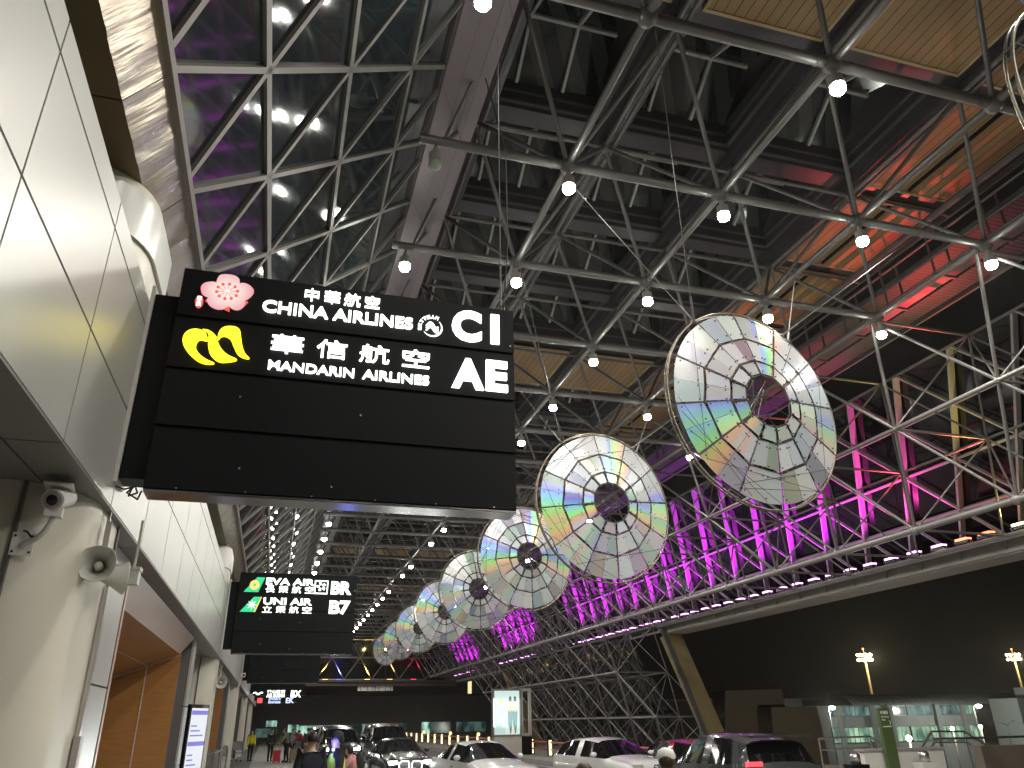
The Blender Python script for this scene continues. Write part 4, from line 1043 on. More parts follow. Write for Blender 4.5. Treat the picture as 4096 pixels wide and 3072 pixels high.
for (a, b_, v) in ((.12, .38, .54), (.14, .36, .48), (.12, .38, .42)): pp_('grey_line', 'g', [bu(a, v), bu(b_, v), bu(b_, v+.022), bu(a, v+.022)], .008, .018)
m = MB().box((bx1+.14, by+.25, bz0-.1), (bx1+.30, by+.45, bz1+.15)).box((bx1+.68, by+.25, bz0-.1), (bx1+.84, by+.45, bz1+.15)).box((bx1+.30, by+.25, bz1-.02), (bx1+.68, by+.45, bz1+.15)).box((bx1+.30, by+.25, bz0-.1), (bx1+.68, by+.45, bz0+.05))
m.build('side_frame', M['lamp_body'], bb)
MB().box((bx0, by+.06, 0), (bx1+.12, by+.5, bz0-.11)).build('plinth', M['cream'], bb); MB().box((bx1+.123, by+.1, 0), (bx1+.8, by+.5, bz0-.14)).build('plinth_side', M['black'], bb)
light('billboard_glow', 'AREA', ((bx0+bx1)/2, by-.15, (bz0+bz1)/2), 60, (.85, 1., .95), 1.6, bb, (R(90), 0, 0)).location = Vector(((bx0+bx1)/2, by-.15, (bz0+bz1)/2))-bb.location

# end building across the road head, and the block behind it
def wm(name, ca, cb, e, pitch):
    """lit window glass: panes with uneven light behind them"""
    m, nt, b = new_mat(name); N = nt.nodes; L = nt.links
    tc = N.new('ShaderNodeTexCoord'); n1 = N.new('ShaderNodeTexNoise'); n1.inputs['Scale'].default_value = pitch; n1.inputs['Detail'].default_value = 5
    mp = N.new('ShaderNodeMapping'); mp.inputs['Scale'].default_value = (1.6, 1.6, .8); L.new(tc.outputs['Object'], mp.inputs[0]); L.new(mp.outputs[0], n1.inputs['Vector'])
    rp = N.new('ShaderNodeValToRGB'); rp.color_ramp.elements[0].position = .38; rp.color_ramp.elements[1].position = .66
    rp.color_ramp.elements[0].color = tuple(ca)+(1,); rp.color_ramp.elements[1].color = tuple(cb)+(1,); L.new(n1.outputs['Fac'], rp.inputs[0])
    L.new(rp.outputs[0], b.inputs['Emission Color']); b.inputs['Emission Strength'].default_value = e; b.inputs['Base Color'].default_value = (.02, .02, .02, 1); b.inputs['Roughness'].default_value = .1
    return m
wl = wm('lit_shop_window', (.02, .05, .05), (.55, .95, .75), .9, .9); wd = wm('dim_window', (.005, .012, .012), (.12, .22, .19), .6, .7); wg = wm('lit_office_window', (.10, .22, .16), (.60, .95, .62), .75, .35); wg2 = wm('bluish_office_window', (.04, .09, .09), (.32, .52, .50), .6, .35)
eb = thing('end_building', 'low dark building closing the far end of the road, with a strip of lit windows', 'building', (12, 108, 0), world=True)
MB().box((-6, 108.4, -1), (31, 120, zz(3.3))).build('wall', mat('brown_facade', (.36, .32, .31), .6, 0, .15, .5), eb); MB().box((-6.3, 107.9, zz(3.3)), (31.3, 121, zz(3.5))).build('roof', M['roof_dark'], eb)
for xa, xb, m_, z0_, z1_ in ((-1.6, 1.0, wd, .5, 1.5), (-.4, .9, wl, 1.7, 2.4), (2.3, 3.6, wl, 1.0, 1.9), (3.7, 6.6, wl, .3, 1.75), (7.2, 9.0, wl, .55, 1.8), (9.8, 11.2, wd, .5, 1.8), (11.5, 12.8, wl, .5, 1.85), (14.2, 17.4, wd, .5, 1.9), (19.3, 20.4, wl, .55, 1.95), (20.5, 23.2, wd, .6, 1.95), (24.0, 28.0, wd, .7, 1.9)):
    w_ = MB().box((xa-.06, 108.28, z0_-.06), (xb+.06, 108.39, z1_+.06)).build('window', M['roof_mid'], eb)
    MB().box((xa, 108.24, z0_), (xb, 108.275, z1_)).build('pane', m_, w_)
fb = thing('far_block', 'plain dark building block rising behind the low end building', 'building', (15, 150, 0), world=True)
MB().box((-14, 150, -7), (45, 170, zz(9.4))).build('wall', mat('far_dark_facade', (.42, .42, .38), .7, 0, .2, .3), fb); MB().box((-14.4, 149.6, zz(9.4)), (45.4, 170, zz(9.8))).build('roof_edge', M['roof_dark'], fb)
pl = thing('lit_light_column', 'slim pale yellow lit column on the roof of the end building', 'light', (26.2, 110, zz(3.5)))
MB().box((-.22, -.2, .1), (.22, .2, 2.0)).build('shaft', lamp_mat('lit_pale_yellow', (1., .82, .42), 1.1), pl); MB().box((-1.5, -.6, 0), (1.5, .6, .1)).build('base', M['concrete'], pl)
for i, x in enumerate((9.62, 11.58)):
    t = thing('hanging_board', 'blank pale board hanging under the far end beam, %s of the pair' % ('left', 'right')[i], 'sign', (x, YE+2.6, zz(3.24)), 0, 'blank boards under the end beam')
    MB().box((-.92, -.05, 0), (.92, .05, .76)).build('panel', M['white_paint'], t)
    b_ = MB()
    for xx in (-.6, .1, .65): b_.box((xx-.03, -.09, 0), (xx+.03, -.052, .76)); b_.tube((xx, 0, .76), (xx, 0, 1.0), .025, 6)
    b_.build('hanger', M['roof_mid'], t)

# far side: office building, leaning wall, masts, lamps, low parapet and signs
ob = thing('office_building', 'long grey office building with a curved roof and two rows of green lit windows', 'building', (100, 112, -7), world=True)
bxa, bxb, byy = 85.5, 115.0, 112.
MB().box((bxa, byy, -7), (bxb, byy+16, zz(1.55))).build('wall', mat('grey_facade_panel', (.30, .31, .31), .6, .1, .2, .4), ob)
m = MB(); n = 10
for k in range(n):
    a0, a1 = math.pi/2*k/n, math.pi/2*(k+1)/n
    q = lambda a: (byy-.3+6*(1-math.cos(a)), zz(1.56)+1.75*math.sin(a))
    m.quad((bxa+4.5, *q(a0)), (150, *q(a0)), (150, *q(a1)), (bxa+4.5, *q(a1)))
x = bxa+5
while x < 150:
    for k in range(n):
        a0, a1 = math.pi/2*k/n, math.pi/2*(k+1)/n; q = lambda a: Vector((x, byy-.33+6*(1-math.cos(a)), zz(1.6)+1.75*math.sin(a))); m.bar(q(a0), q(a1), .12, .08)
    x += 1.6
m.build('curved_roof', mat('dark_metal_roof', (.2, .205, .2), .5, .3, .2, .5), ob)
for (z0_, z1_, m_) in ((zz(.02), zz(1.35), wg2), (zz(-3.85), zz(-1.75), wg)):
    x = bxa+.1; i = 0
    for xa, xb in ((85.6, 86.8), (87.7, 93.2), (94.0, 95.4), (97.9, 100.4), (100.9, 106.0), (107.0, 111.6), (112.4, 114.9)):
        mm = wg if (z0_ < 0 or xa > 112) else m_
        fr_ = MB().box((xa-.1, byy-.16, z0_-.1), (xb+.1, byy-.02, z1_+.1)).build('window', M['roof_mid'], ob)
        MB().box((xa, byy-.2, z0_), (xb, byy-.165, z1_)).build('pane', mm, fr_)
        x = xa+.9
        while x < xb-.2: MB().box((x-.05, byy-.24, z0_), (x+.05, byy-.205, z1_)).build('mullion', M['roof_mid'], fr_); x += .95
pmx = mat('grey_pilaster', (.24, .25, .25), .6)
for x in (87.2, 93.6, 97.0, 106.5, 112.0): MB().box((x-.4, byy-.7, -7), (x+.4, byy-.25, zz(1.5))).build('pilaster', pmx, ob)
MB().box((150.-32, byy-6, -7), (150, byy-.4, zz(2.3))).build('stair_block', mat('pale_stair_block', (.33, .35, .35), .6, 0, .15, .3), ob)
MB().box((123.6, byy-6.3, -7), (126.6, byy-6.02, zz(2.2))).build('dark_panel', M['darkwall'], ob)
MB().box((122.3, byy-6.1, zz(2.32)), (127.0, byy-2, zz(4.0))).build('roof_cabin', mat('pale_cabin', (.42, .44, .44), .6), ob)
ab = thing('annex_building', 'unlit dark annex left of the green windowed office building', 'building', (72, 118, -7), world=True)
MB().box((60, 118, -7), (85.3, 130, zz(2.6))).build('wall', M['darkwall'], ab); MB().box((59.7, 117.6, zz(2.6)), (89.8, 130, zz(2.8))).build('roof', M['roof_dark'], ab)
lw = thing('leaning_wall', 'plain brownish wall block with sloping ends, beyond the road opening', 'wall', (36, 58, -7), world=True)
tw = mat('brownish_render', (.36, .30, .23), .8, 0, .12, .5)
MB().prism([(33.4, -7), (40.9, -7), (40.2, zz(2.1)), (34.9, zz(2.0))], 58, 60, 1).build('wall_block', tw, lw); MB().prism([(36.9, -7), (42.6, -7), (41.8, zz(.72)), (37.6, zz(.72))], 56, 57.9, 1).build('front_block', tw, lw)
gp_ = thing('glazed_hall', 'dim glazed hall glowing faintly green beyond the leaning pier', 'building', (44, 84, -7), world=True)
MB().box((38, 84, -7), (54, 92, zz(1.9))).build('wall', M['darkwall'], gp_); g = MB().box((46.6, 83.9, zz(-3.2)), (52.4, 83.98, zz(.5))).build('window', wd, gp_); MB().box((47.3, 83.85, zz(-2.6)), (51.6, 83.895, zz(-1.0))).build('lit_pane', wl, g)
def mast(label, x, y, h, sc=1.):
    t = thing('floodlight_mast', label, 'light mast', (x, y, -7), 0, 'apron floodlight masts')
    MB().lathe([(.55*sc, 0), (.3*sc, h)], 12).build('pole', mat('lit_mast_steel', (.55, .42, .2), .5) if 'lit_mast_steel' not in bpy.data.materials else bpy.data.materials['lit_mast_steel'], t)
    MB().lathe([(1.0*sc, h-.1), (1.9*sc, h+.1), (1.9*sc, h+.25), (1.0*sc, h+.3)], 14).build('head_frame', M['tube_dark'], t)
    ls = MB()
    for k in range(8):
        a = 2*math.pi*k/8+.3
        for dz in (-.5, .9): ls.ball((1.9*sc*math.cos(a), 1.9*sc*math.sin(a), h+dz*sc), .42*sc, 8)
    ls.build('flood_lamp', lamp_mat('lit_sodium_lamp', (1., .86, .45), 9.) if 'lit_sodium_lamp' not in bpy.data.materials else bpy.data.materials['lit_sodium_lamp'], t)
    MB().ball((0, 0, h+2.6*sc), .28*sc, 8).tube((0, 0, h), (0, 0, h+2.5*sc), .06, 6).build('warning_light', lamp_mat('lit_warning_red', (1., .25, .08), 6.) if 'lit_warning_red' not in bpy.data.materials else bpy.data.materials['lit_warning_red'], t)
    light('mast_glow', 'POINT', (0, -3.2*sc, h-.4), 9000, (1., .85, .5), .5, t)
    return t
mast('tall floodlight mast with yellow lamps behind the green windowed office building', 168, 199, 24.5)
mast('floodlight mast with yellow lamps at the right edge of the photo', 232, 205.5, 25.5)
def street_lamp(label, x, y, h, arm=0.8, e=300, head=.22):
    t = thing('street_lamp', label, 'street lamp', (x, y, -7), 0, 'lit lamps beyond the road')
    MB().lathe([(.12, 0), (.07, h)], 10).build('pole', M['lamp_body'], t)
    MB().bar((0, 0, h), (arm, -.2, h+.15), .08, .06).build('arm', M['lamp_body'], t)
    MB().ball((arm, -.2, h+.05), head, 10, 0, (1.2, 1, .6)).build('lamp_head', lamp_mat('lit_street_lamp', (.95, 1., .85), 25.) if 'lit_street_lamp' not in bpy.data.materials else bpy.data.materials['lit_street_lamp'], t)
    if e: light('street_glow', 'POINT', (arm, -.2, h-.35), e, (.95, 1., .85), .2, t)
street_lamp('tall lit street lamp in front of the pale stair block', 105.5, 103, 8.65+1.25, .9, 2600, .45)
street_lamp('lit lamp at the left end of the green windowed office building', 79.6, 104, 8.65+1.3, .5, 2600, .42)
for i, (x, y, z) in enumerate(((56.6, 58, -1.15), (63.8, 62, -1.1), (74.8, 64, -.8), (36.2, 40.5, -1.25), (88.5, 66, -.55), (89.0, 66, .05))):
    t = thing('lamp_globe', 'small bright lamp low in front of the office building, %s from the left' % ORD[[1, 2, 3, 0, 4, 5][i]], 'lamp', (x, y, -7), 0, 'small bright lamps beyond the parapet')
    hz = H+z*1.0+7
    MB().tube((0, 0, 0), (0, 0, hz-.2), .06, 8).build('pole', M['lamp_body'], t); MB().ball((0, 0, hz), .17, 10).build('globe', bpy.data.materials['lit_street_lamp'], t); light('globe_glow', 'POINT', (0, -.6, hz+.3), 700, (1., .93, .75), .2, t)
for i, (x, y) in enumerate(((112.0, 100), (109.0, 101))):
    t = thing('unlit_street_lamp', 'thin unlit double armed street lamp in front of the pale stair block, %s' % ('the right one', 'the left one')[i], 'street lamp', (x, y, -7), 0, 'unlit street lamps')
    MB().lathe([(.09, 0), (.06, 7.4)], 8).build('pole', M['tube_dark'], t); MB().bar((-1, 0, 7.6), (0, 0, 7.2), .06, .06).bar((0, 0, 7.2), (1.3, 0, 7.7), .06, .06).build('arm', M['tube_dark'], t); MB().cbox((1.5, 0, 7.75), (.6, .2, .1)).build('lamp_head', M['tube_dark'], t)
pr = thing('parapet', 'low pale parapet wall beside the opening at the right', 'wall', (17, 21, 0), world=True)
MB().box((16.4, 20.2, -.2), (19.2, 20.5, zz(-.94))).build('wall', M['white_paint'], pr); MB().box((16.35, 20.15, zz(-.94)+.003), (19.25, 20.55, zz(-.88))).build('coping', M['concrete'], pr)
pr2 = thing('ramp_wall', 'brown concrete ramp wall at the lower right corner', 'wall', (22, 20, 0), world=True)
MB().box((19.9, 19.5, -1), (25.5, 19.8, zz(-.86))).build('wall', mat('brown_concrete', (.17, .14, .11), .8, 0, .15, 2), pr2)
rp_ = thing('handrail', 'thin steel handrail with sloping ends beyond the parapet', 'railing', (20, 22, 0), world=True)
m = MB(); pts = [(16.3, 22, zz(-.62)), (18.2, 22, zz(-.60)), (19.1, 22, zz(-1.3)), (19.8, 22, zz(-1.25)), (20.6, 22, zz(-.50)), (21.9, 22, zz(-.52)), (23.2, 22, zz(-1.2))]
m.path([Vector(p) for p in pts], .03, 8); m.path([Vector(p)-Vector((0, 0, .32)) for p in pts], .022, 8)
for p in pts: m.tube(p, (p[0], p[1], -.3), .025, 8)
m.tube((20.6, 22, zz(-.72)), (30, 22, zz(-.72)), .035, 8); m.build('rail', M['alu'], rp_, smooth=True)
sg = thing('smoking_area_sign', 'tall green pillar sign with white writing and a cigarette symbol', 'sign', (17.15, 20.0, -.15), 0)
GREEN = mat('green_sign_panel', (.07, .11, .035), .5, 0, .06, 3); 
MB().box((-.19, -.06, 0), (.19, .06, 2.19)).build('pillar', GREEN, sg)
wp = M['white_paint']
text_mb('吸煙區', -.14, .12, 2.03, 2.12, -.066, .005, .02).build('lettering', wp, sg); text_mb('Smoking', -.14, .12, 1.93, 1.99, -.066, .005, .01).build('lettering', wp, sg); text_mb('Area', -.14, -.02, 1.86, 1.91, -.066, .005, .01).build('lettering', wp, sg)
MB().box((-.14, -.066, 1.69), (.13, -.061, 1.72)).box((.135, -.066, 1.69), (.15, -.061, 1.72)).build('cigarette_symbol', wp, sg)
MB().path([Vector((.14, -.063, 1.74)), Vector((.12, -.063, 1.79)), Vector((.15, -.063, 1.82)), Vector((.10, -.063, 1.87))], .008, 6).build('smoke_symbol', wp, sg)
for i, (x, y) in enumerate(((15.75, 19.8), (18.0, 19.7))):
    t = thing('waste_bin', ('dark litter bin with a steel lid left of the green pillar sign', 'pale litter bin with a steel lid right of the green pillar sign')[i], 'bin', (x, y, -.1), 0, 'litter bins')
    MB().box((-.27, -.2, 0), (.27, .2, .72)).build('body', (M['black'], M['white_paint'])[i], t); MB().lathe([(.14, .725), (.14, .95), (.10, 1.0)], 14).build('lid', M['alu'], t, smooth=True)

# ------------------------------------------------------------------ vehicles (front towards -Y)
SEDAN = [(-2.42, .34, .56, .60, .70, .6), (-2.36, .24, .66, .70, .84, .72), (-2.1, .2, .76, .80, .92, .78), (-1.3, .18, .86, .94, .94, .8), (-.95, .18, .90, .99, .94, .8), (-.1, .18, .93, 1.40, .94, .60), (.55, .18, .94, 1.46, .94, .62), (1.15, .18, .96, 1.41, .94, .60), (1.85, .18, .99, 1.10, .93, .72), (2.3, .24, .98, 1.04, .88, .72), (2.44, .4, .9, .95, .78, .66)]
SUV = [(-2.3, .4, .70, .74, .70, .6), (-2.24, .28, .86, .90, .86, .76), (-2.0, .25, .96, 1.00, .92, .80), (-1.2, .24, 1.02, 1.10, .94, .8), (-.95, .24, 1.05, 1.13, .94, .8), (-.2, .24, 1.07, 1.58, .94, .62), (.5, .24, 1.08, 1.66, .94, .66), (1.4, .24, 1.10, 1.63, .94, .64), (2.0, .24, 1.12, 1.52, .92, .62), (2.25, .3, 1.08, 1.14, .90, .74), (2.34, .42, .9, .95, .82, .7)]
VAN = [(-2.4, .4, .80, .84, .74, .62), (-2.34, .28, .94, .98, .88, .76), (-2.1, .25, 1.04, 1.08, .95, .84), (-1.55, .24, 1.10, 1.20, .97, .84), (-1.3, .24, 1.12, 1.24, .97, .84), (-.6, .24, 1.14, 1.78, .97, .72), (.3, .24, 1.15, 1.92, .97, .76), (1.4, .24, 1.16, 1.92, .97, .76), (2.2, .24, 1.16, 1.86, .96, .74), (2.42, .3, 1.12, 1.4, .94, .8), (2.48, .42, .9, .95, .86, .7)]
def car(label, kind, paint, loc, rotz, group=None, lights=True, cat='car', extra=None, zsc=1.):
    st = {'sedan': SEDAN, 'suv': SUV, 'van': VAN}[kind]
    t = thing('parked_car' if cat == 'car' else 'parked_van', label, cat, loc, rotz, group or 'vehicles waiting at the kerb')
    def sec(s, x_in=0.):
        y, zb, zl, zt, w, wt = s
        return [Vector((w*.90, y, zb)), Vector((w, y, zb+.18)), Vector((w*1.0, y, zl-.20)), Vector((w*.965, y, zl)), Vector((wt*1.03, y, zt-.07)), Vector((wt*.82, y, zt-.012)), Vector((wt*.4, y, zt+.012)), Vector((0, y, zt+.018))]
    # refine along the length
    fine = []; tagsg = []
    for i in range(len(st)-1):
        for q in range(3):
            u = q/3; fine.append(tuple(st[i][j]*(1-u)+st[i+1][j]*u for j in range(6))); tagsg.append(i)
    fine.append(st[-1])
    secs = [sec(s) for s in fine]; n = len(secs); body = MB(); ws = MB(); swl = MB(); swr = MB(); rw = MB()
    for sgn in (1, -1):
        for i in range(n-1):
            g = tagsg[i]
            for j in range(7):
                q = [secs[i][j], secs[i+1][j], secs[i+1][j+1], secs[i][j+1]]
                q = [Vector((p.x*sgn, p.y, p.z)) for p in q]
                mb = body
                if g == 4 and j >= 4 and i % 3 >= 0: mb = ws
                elif j == 3 and 4 <= g <= 7 and not (g == 6 and i % 3 == 0): mb = swl if sgn > 0 else swr
                elif ((kind == 'sedan' and g == 7) or (kind == 'suv' and g == 8) or (kind == 'van' and g == 8)) and j >= 4: mb = rw
                k = len(mb.v); mb.v += q; mb.f.append((k, k+1, k+2, k+3)); mb.m.append(0)
        for e in (0, -1):
            k = len(body.v); body.v += [Vector((p.x*sgn, p.y, p.z)) for p in secs[e]]+[Vector((0, fine[e][0], fine[e][1]))]
            body.f.append(tuple(range(k, k+9))); body.m.append(0)
    def weld(o):
        bm = bmesh.new(); bm.from_mesh(o.data); bmesh.ops.remove_doubles(bm, verts=bm.verts, dist=.002); bmesh.ops.recalc_face_normals(bm, faces=bm.faces); bm.to_mesh(o.data); bm.free(); return o
    weld(body.build('body', M['car_'+paint], t, smooth=True))
    for nm, mb in (('windscreen', ws), ('side_window', swl), ('side_window', swr), ('rear_window', rw)): 
        if mb.v: weld(mb.build(nm, M['carglass'], t, smooth=True))
    wr = .33
    for sx in (-1, 1):
        for y in (st[2][0]+.55, st[-3][0]-.55 if kind == 'sedan' else st[-2][0]-.75):
            rot = Matrix.Rotation(R(90), 3, 'Y')
            w = MB().lathe([(wr*.62, -.11), (wr, -.10), (wr, .10), (wr*.62, .11)], 20, (sx*.87, y, wr), rot).build('wheel', M['rubber'], t)
            MB().lathe([(wr*.6, -.07), (wr*.6, .105), (.05, .112)], 12, (sx*.87+sx*.01, y, wr), Matrix.Rotation(R(90)*sx, 3, 'Y')).build('rim', M['alu'], w)
        zf = st[2][2]
        hl = MB().box((sx*.48, st[1][0]-.035, zf-.15), (sx*.80, st[1][0]+.1, zf-.045)).build('headlight', M['headlight'] if lights else M['lens_off'], t)
        mz = st[4][3]+.02
        MB().ball((sx*1.05, st[5][0]-.35, mz+.02), .115, 10, 0, (1.0, .6, .72)).build('mirror', M['car_'+paint], t, smooth=True)
        MB().box((sx*.60, st[-2][0]+.02, st[-2][2]-.2), (sx*.86, st[-2][0]+.06, st[-2][2]-.06)).build('tail_light', M['red_plastic'], t)
        MB().box((sx*.945, .15, st[5][2]-.17), (sx*.965, .37, st[5][2]-.14)).build('door_handle', M['chrome'], t)
    t.scale = (1, 1, zsc)
    yf = st[0][0]-.012
    MB().box((-.42, yf, .36), (.42, yf+.06, .54)).build('grille', M['black_gloss'], t)
    MB().box((-.19, yf-.02, .40), (.19, yf-.003, .50)).build('number_plate', M['white_paint'], t)
    if extra: extra(t)
    return t
def kidney(t):
    g = MB()
    for s in (-1, 1):
        pts = [(s*.05, .40), (s*.05, .64), (s*.10, .71), (s*.36, .71), (s*.44, .62), (s*.40, .40)]
        q = [Vector((a, -2.47, b_)) for a, b_ in pts]; g.path(q+[q[0]], .020, 6)
    g.build('lit_grille_outline', M['grille_lit'], t)
    b_ = MB()
    for s in (-1, 1):
        for k in range(8): b_.box((s*(.08+.042*k)-.006, -2.465, .42), (s*(.08+.042*k)+.006, -2.45, .68))
    b_.build('grille_bar', M['chrome'], t)
    MB().box((-.9, -2.452, .2), (.9, -2.42, .3)).build('bumper_lip', M['black_gloss'], t)
car('black luxury sedan with blazing headlights and a lit twin grille outline', 'sedan', 'black', (5.1, 33.6, ROAD), R(2), extra=kidney)
car('white sedan facing the camera, in front of the lit billboard', 'sedan', 'white', (6.45, 25.2, ROAD), R(9))
car('white sport utility car on the lane nearest the red railing', 'suv', 'white', (10.4, 24.3, ROAD), R(10), lights=False, zsc=.9)
car('maroon car half hidden behind the white sport utility car', 'suv', 'maroon', (12.6, 22.5, ROAD), R(6), lights=False, zsc=.86)
def rear_bits(t):
    MB().box((-.72, 2.06, 1.58), (.72, 2.30, 1.62)).build('spoiler', M['car_grey'], t)
    MB().box((.50, 2.27, 1.09), (.86, 2.31, 1.17)).build('lit_tail_strip', M['taillight'], t)
car('dark grey sport utility car seen from behind, nearest vehicle at the lower right', 'suv', 'grey', (9.95, 16.8, ROAD), R(178), lights=False, extra=rear_bits, zsc=1.03)
car('black people carrier with one bright headlight, left of the black sedan', 'van', 'black', (5.6, 41.2, ROAD), R(2), cat='van', zsc=1.05)
car('dark blue people carrier with a lit headlight, beside the police officer', 'van', 'navy', (3.3, 42.0, ROAD), R(2), cat='van')
car('white van parked at the kerb far behind the man in the dark suit', 'van', 'white', (3.3, 51.5, ROAD), R(1), cat='van', lights=False)
light('headlight_beam', 'SPOT', (4.5, 31.0, .65), 500, (.95, 1, .97), .08, None, (Vector((-.02, -1, -.12))).to_track_quat('-Z', 'Y').to_euler(), R(60), .8)
light('headlight_beam', 'SPOT', (5.7, 31.0, .65), 500, (.95, 1, .97), .08, None, (Vector((.02, -1, -.12))).to_track_quat('-Z', 'Y').to_euler(), R(60), .8)

# ------------------------------------------------------------------ people
def skinned(name, pts, edges, mtl, parent, levels=1):
    me = bpy.data.meshes.new('tmp'); me.from_pydata([p[0] for p in pts], edges, []); o = bpy.data.objects.new('tmp', me); COL.objects.link(o)
    o.modifiers.new('s', 'SKIN'); sv = me.skin_vertices[0].data
    for i, p in enumerate(pts):
        r = p[1]; sv[i].radius = r if isinstance(r, tuple) else (r, r); sv[i].use_root = (i == 0)
    ss = o.modifiers.new('d', 'SUBSURF'); ss.levels = levels; ss.render_levels = levels
    me2 = bpy.data.meshes.new_from_object(o.evaluated_get(bpy.context.evaluated_depsgraph_get())); bpy.data.objects.remove(o)
    me2.name = name; me2.materials.clear(); me2.materials.append(mtl); me2.polygons.foreach_set('use_smooth', [True]*len(me2.polygons))
    ob_ = bpy.data.objects.new(name, me2); COL.objects.link(ob_); ob_.parent = parent; return ob_
def person(label, loc, rotz, h=1.7, top='navy', bottom='charcoal', lean=0., armL=((.03, 0, -.17), (.0, -.04, -.15)), armR=((-.03, 0, -.17), (.0, -.04, -.15)), stride=.03, skin='skin', hair='hair', hairlen=0., fingers=True, head_turn=0., hat=None, extra=None, group='people on the pavement'):
    t = thing('person', label, 'person', loc, rotz, group)
    def up(p):
        p = Vector(p); a = -lean; q = p-Vector((0, 0, .53)); c, s = math.cos(a), math.sin(a)
        return Vector((q.x, q.y*c+q.z*s, -q.y*s+q.z*c))+Vector((0, 0, .53))
    J = {'pel': Vector((0, 0, .53)), 'wai': up((0, .005, .62)), 'che': up((0, .01, .74)), 'nek': up((0, .005, .835)), 'jaw': up((0, -.012, .885)), 'hed': up((0, -.004, .935)), 'top': up((0, .003, .968))}
    for s, sx, arm in (('L', 1, armL), ('R', -1, armR)):
        J['hip'+s] = Vector((sx*.052, 0, .505)); J['kne'+s] = Vector((sx*.056, -.012+sx*stride*.5, .285)); J['ank'+s] = Vector((sx*.058, .015+sx*stride, .045)); J['toe'+s] = Vector((sx*.066, -.075+sx*stride, .018))
        J['sho'+s] = up((sx*.098, .008, .805)); J['elb'+s] = J['sho'+s]+Vector(arm[0]); J['wri'+s] = J['elb'+s]+Vector(arm[1])
        d = (J['wri'+s]-J['elb'+s]).normalized(); J['pal'+s] = J['wri'+s]+d*.035; J['_d'+s] = d
    RD = dict(pel=(.085, .062), wai=(.078, .055), che=(.092, .062), nek=.031, jaw=(.040, .046), hed=(.046, .056), top=(.03, .036), hip=.052, kne=.035, ank=.024, toe=.022, sho=.036, elb=.025, wri=.017, pal=(.021, .012))
    def build(name, keys, edges, grow, mtl, lv=1):
        pts = []
        for k in keys:
            r = RD[k.rstrip('LR')] if k not in RD else RD[k]
            r = tuple((q+grow)*h for q in r) if isinstance(r, tuple) else (r+grow)*h
            pts.append((J[k]*h, r))
        return skinned(name, pts, [(keys.index(a), keys.index(b_)) for a, b_ in edges], mtl, t, lv)
    keys = ['pel', 'wai', 'che', 'nek', 'jaw', 'hed', 'top']; ed = [('pel', 'wai'), ('wai', 'che'), ('che', 'nek'), ('nek', 'jaw'), ('jaw', 'hed'), ('hed', 'top')]
    for s in 'LR':
        keys += [k+s for k in ('hip', 'kne', 'ank', 'toe', 'sho', 'elb', 'wri', 'pal')]
        ed += [('pel', 'hip'+s), ('hip'+s, 'kne'+s), ('kne'+s, 'ank'+s), ('ank'+s, 'toe'+s), ('che', 'sho'+s), ('sho'+s, 'elb'+s), ('elb'+s, 'wri'+s), ('wri'+s, 'pal'+s)]
        if fingers:
            d = J['_d'+s]; sd = d.cross(Vector((0, 1, 0))); sd = sd.normalized() if sd.length > .1 else Vector((1, 0, 0)); nr_ = d.cross(sd).normalized()
            for f_ in range(5):
                o = (f_-1.5)*.0115 if f_ < 4 else -.026; ln = (.036, .042, .040, .031, .028)[f_]
                b0_ = J['pal'+s]+sd*o+d*(.014 if f_ < 4 else -.012); b1_ = b0_+d*ln*.55+(sd*-.008 if f_ == 4 else nr_*.004); b2_ = b1_+d*ln*.45+nr_*.010
                for q, (p_, r_) in enumerate(((b0_, .0056), (b1_, .0052), (b2_, .0042))): J['f%d%d%s' % (f_, q, s)] = p_; RD['f%d%d%s' % (f_, q, s)] = r_
                kk = ['f%d%d%s' % (f_, q, s) for q in range(3)]; keys += kk; ed += [('pal'+s, kk[0]), (kk[0], kk[1]), (kk[1], kk[2])]
    J['nos'] = up((0, -.062, .918)); RD['nos'] = .010; J['nsb'] = up((0, -.05, .925)); RD['nsb'] = .014; keys += ['nsb', 'nos']; ed += [('hed', 'nsb'), ('nsb', 'nos')]
    for s, sx in (('L', 1), ('R', -1)): J['ea'+s] = up((sx*.047, .004, .925)); RD['ea'+s] = .012; keys.append('ea'+s); ed.append(('hed', 'ea'+s))
    build('body', keys, ed, 0, M[skin])
    e = MB()
    for sx in (-1, 1): e.ball(up((sx*.018, -.052, .932))*h, .006*h, 8)
    e.build('eye', M['hair'], t); MB().cbox(up((0, -.054, .893))*h, (.026*h, .008*h, .005*h)).build('mouth', mat('lips', (.35, .13, .11), .5) if 'lips' not in bpy.data.materials else bpy.data.materials['lips'], t)
    m = MB(); c = up((0, .012, .945))*h; n = 14
    prof = [(.001, .052), (.028, .045), (.044, .026), (.053, .0), (.052, -.022-hairlen*.5), (.044, -.038-hairlen)]
    for r_, z_ in prof:
        for k in range(n):
            a = 2*math.pi*k/n; front = max(0, -math.sin(a)); zq = max(z_, -.012+.03*front) if front > .25 else z_
            m.v.append(c+Vector((r_*math.cos(a)*h, r_*1.18*math.sin(a)*h, zq*h)))
    for j in range(len(prof)-1):
        for k in range(n): m.f.append((j*n+k, (j+1)*n+k, (j+1)*n+(k+1) % n, j*n+(k+1) % n)); m.m.append(0)
    m.build('hair', M[hair], t, smooth=True)
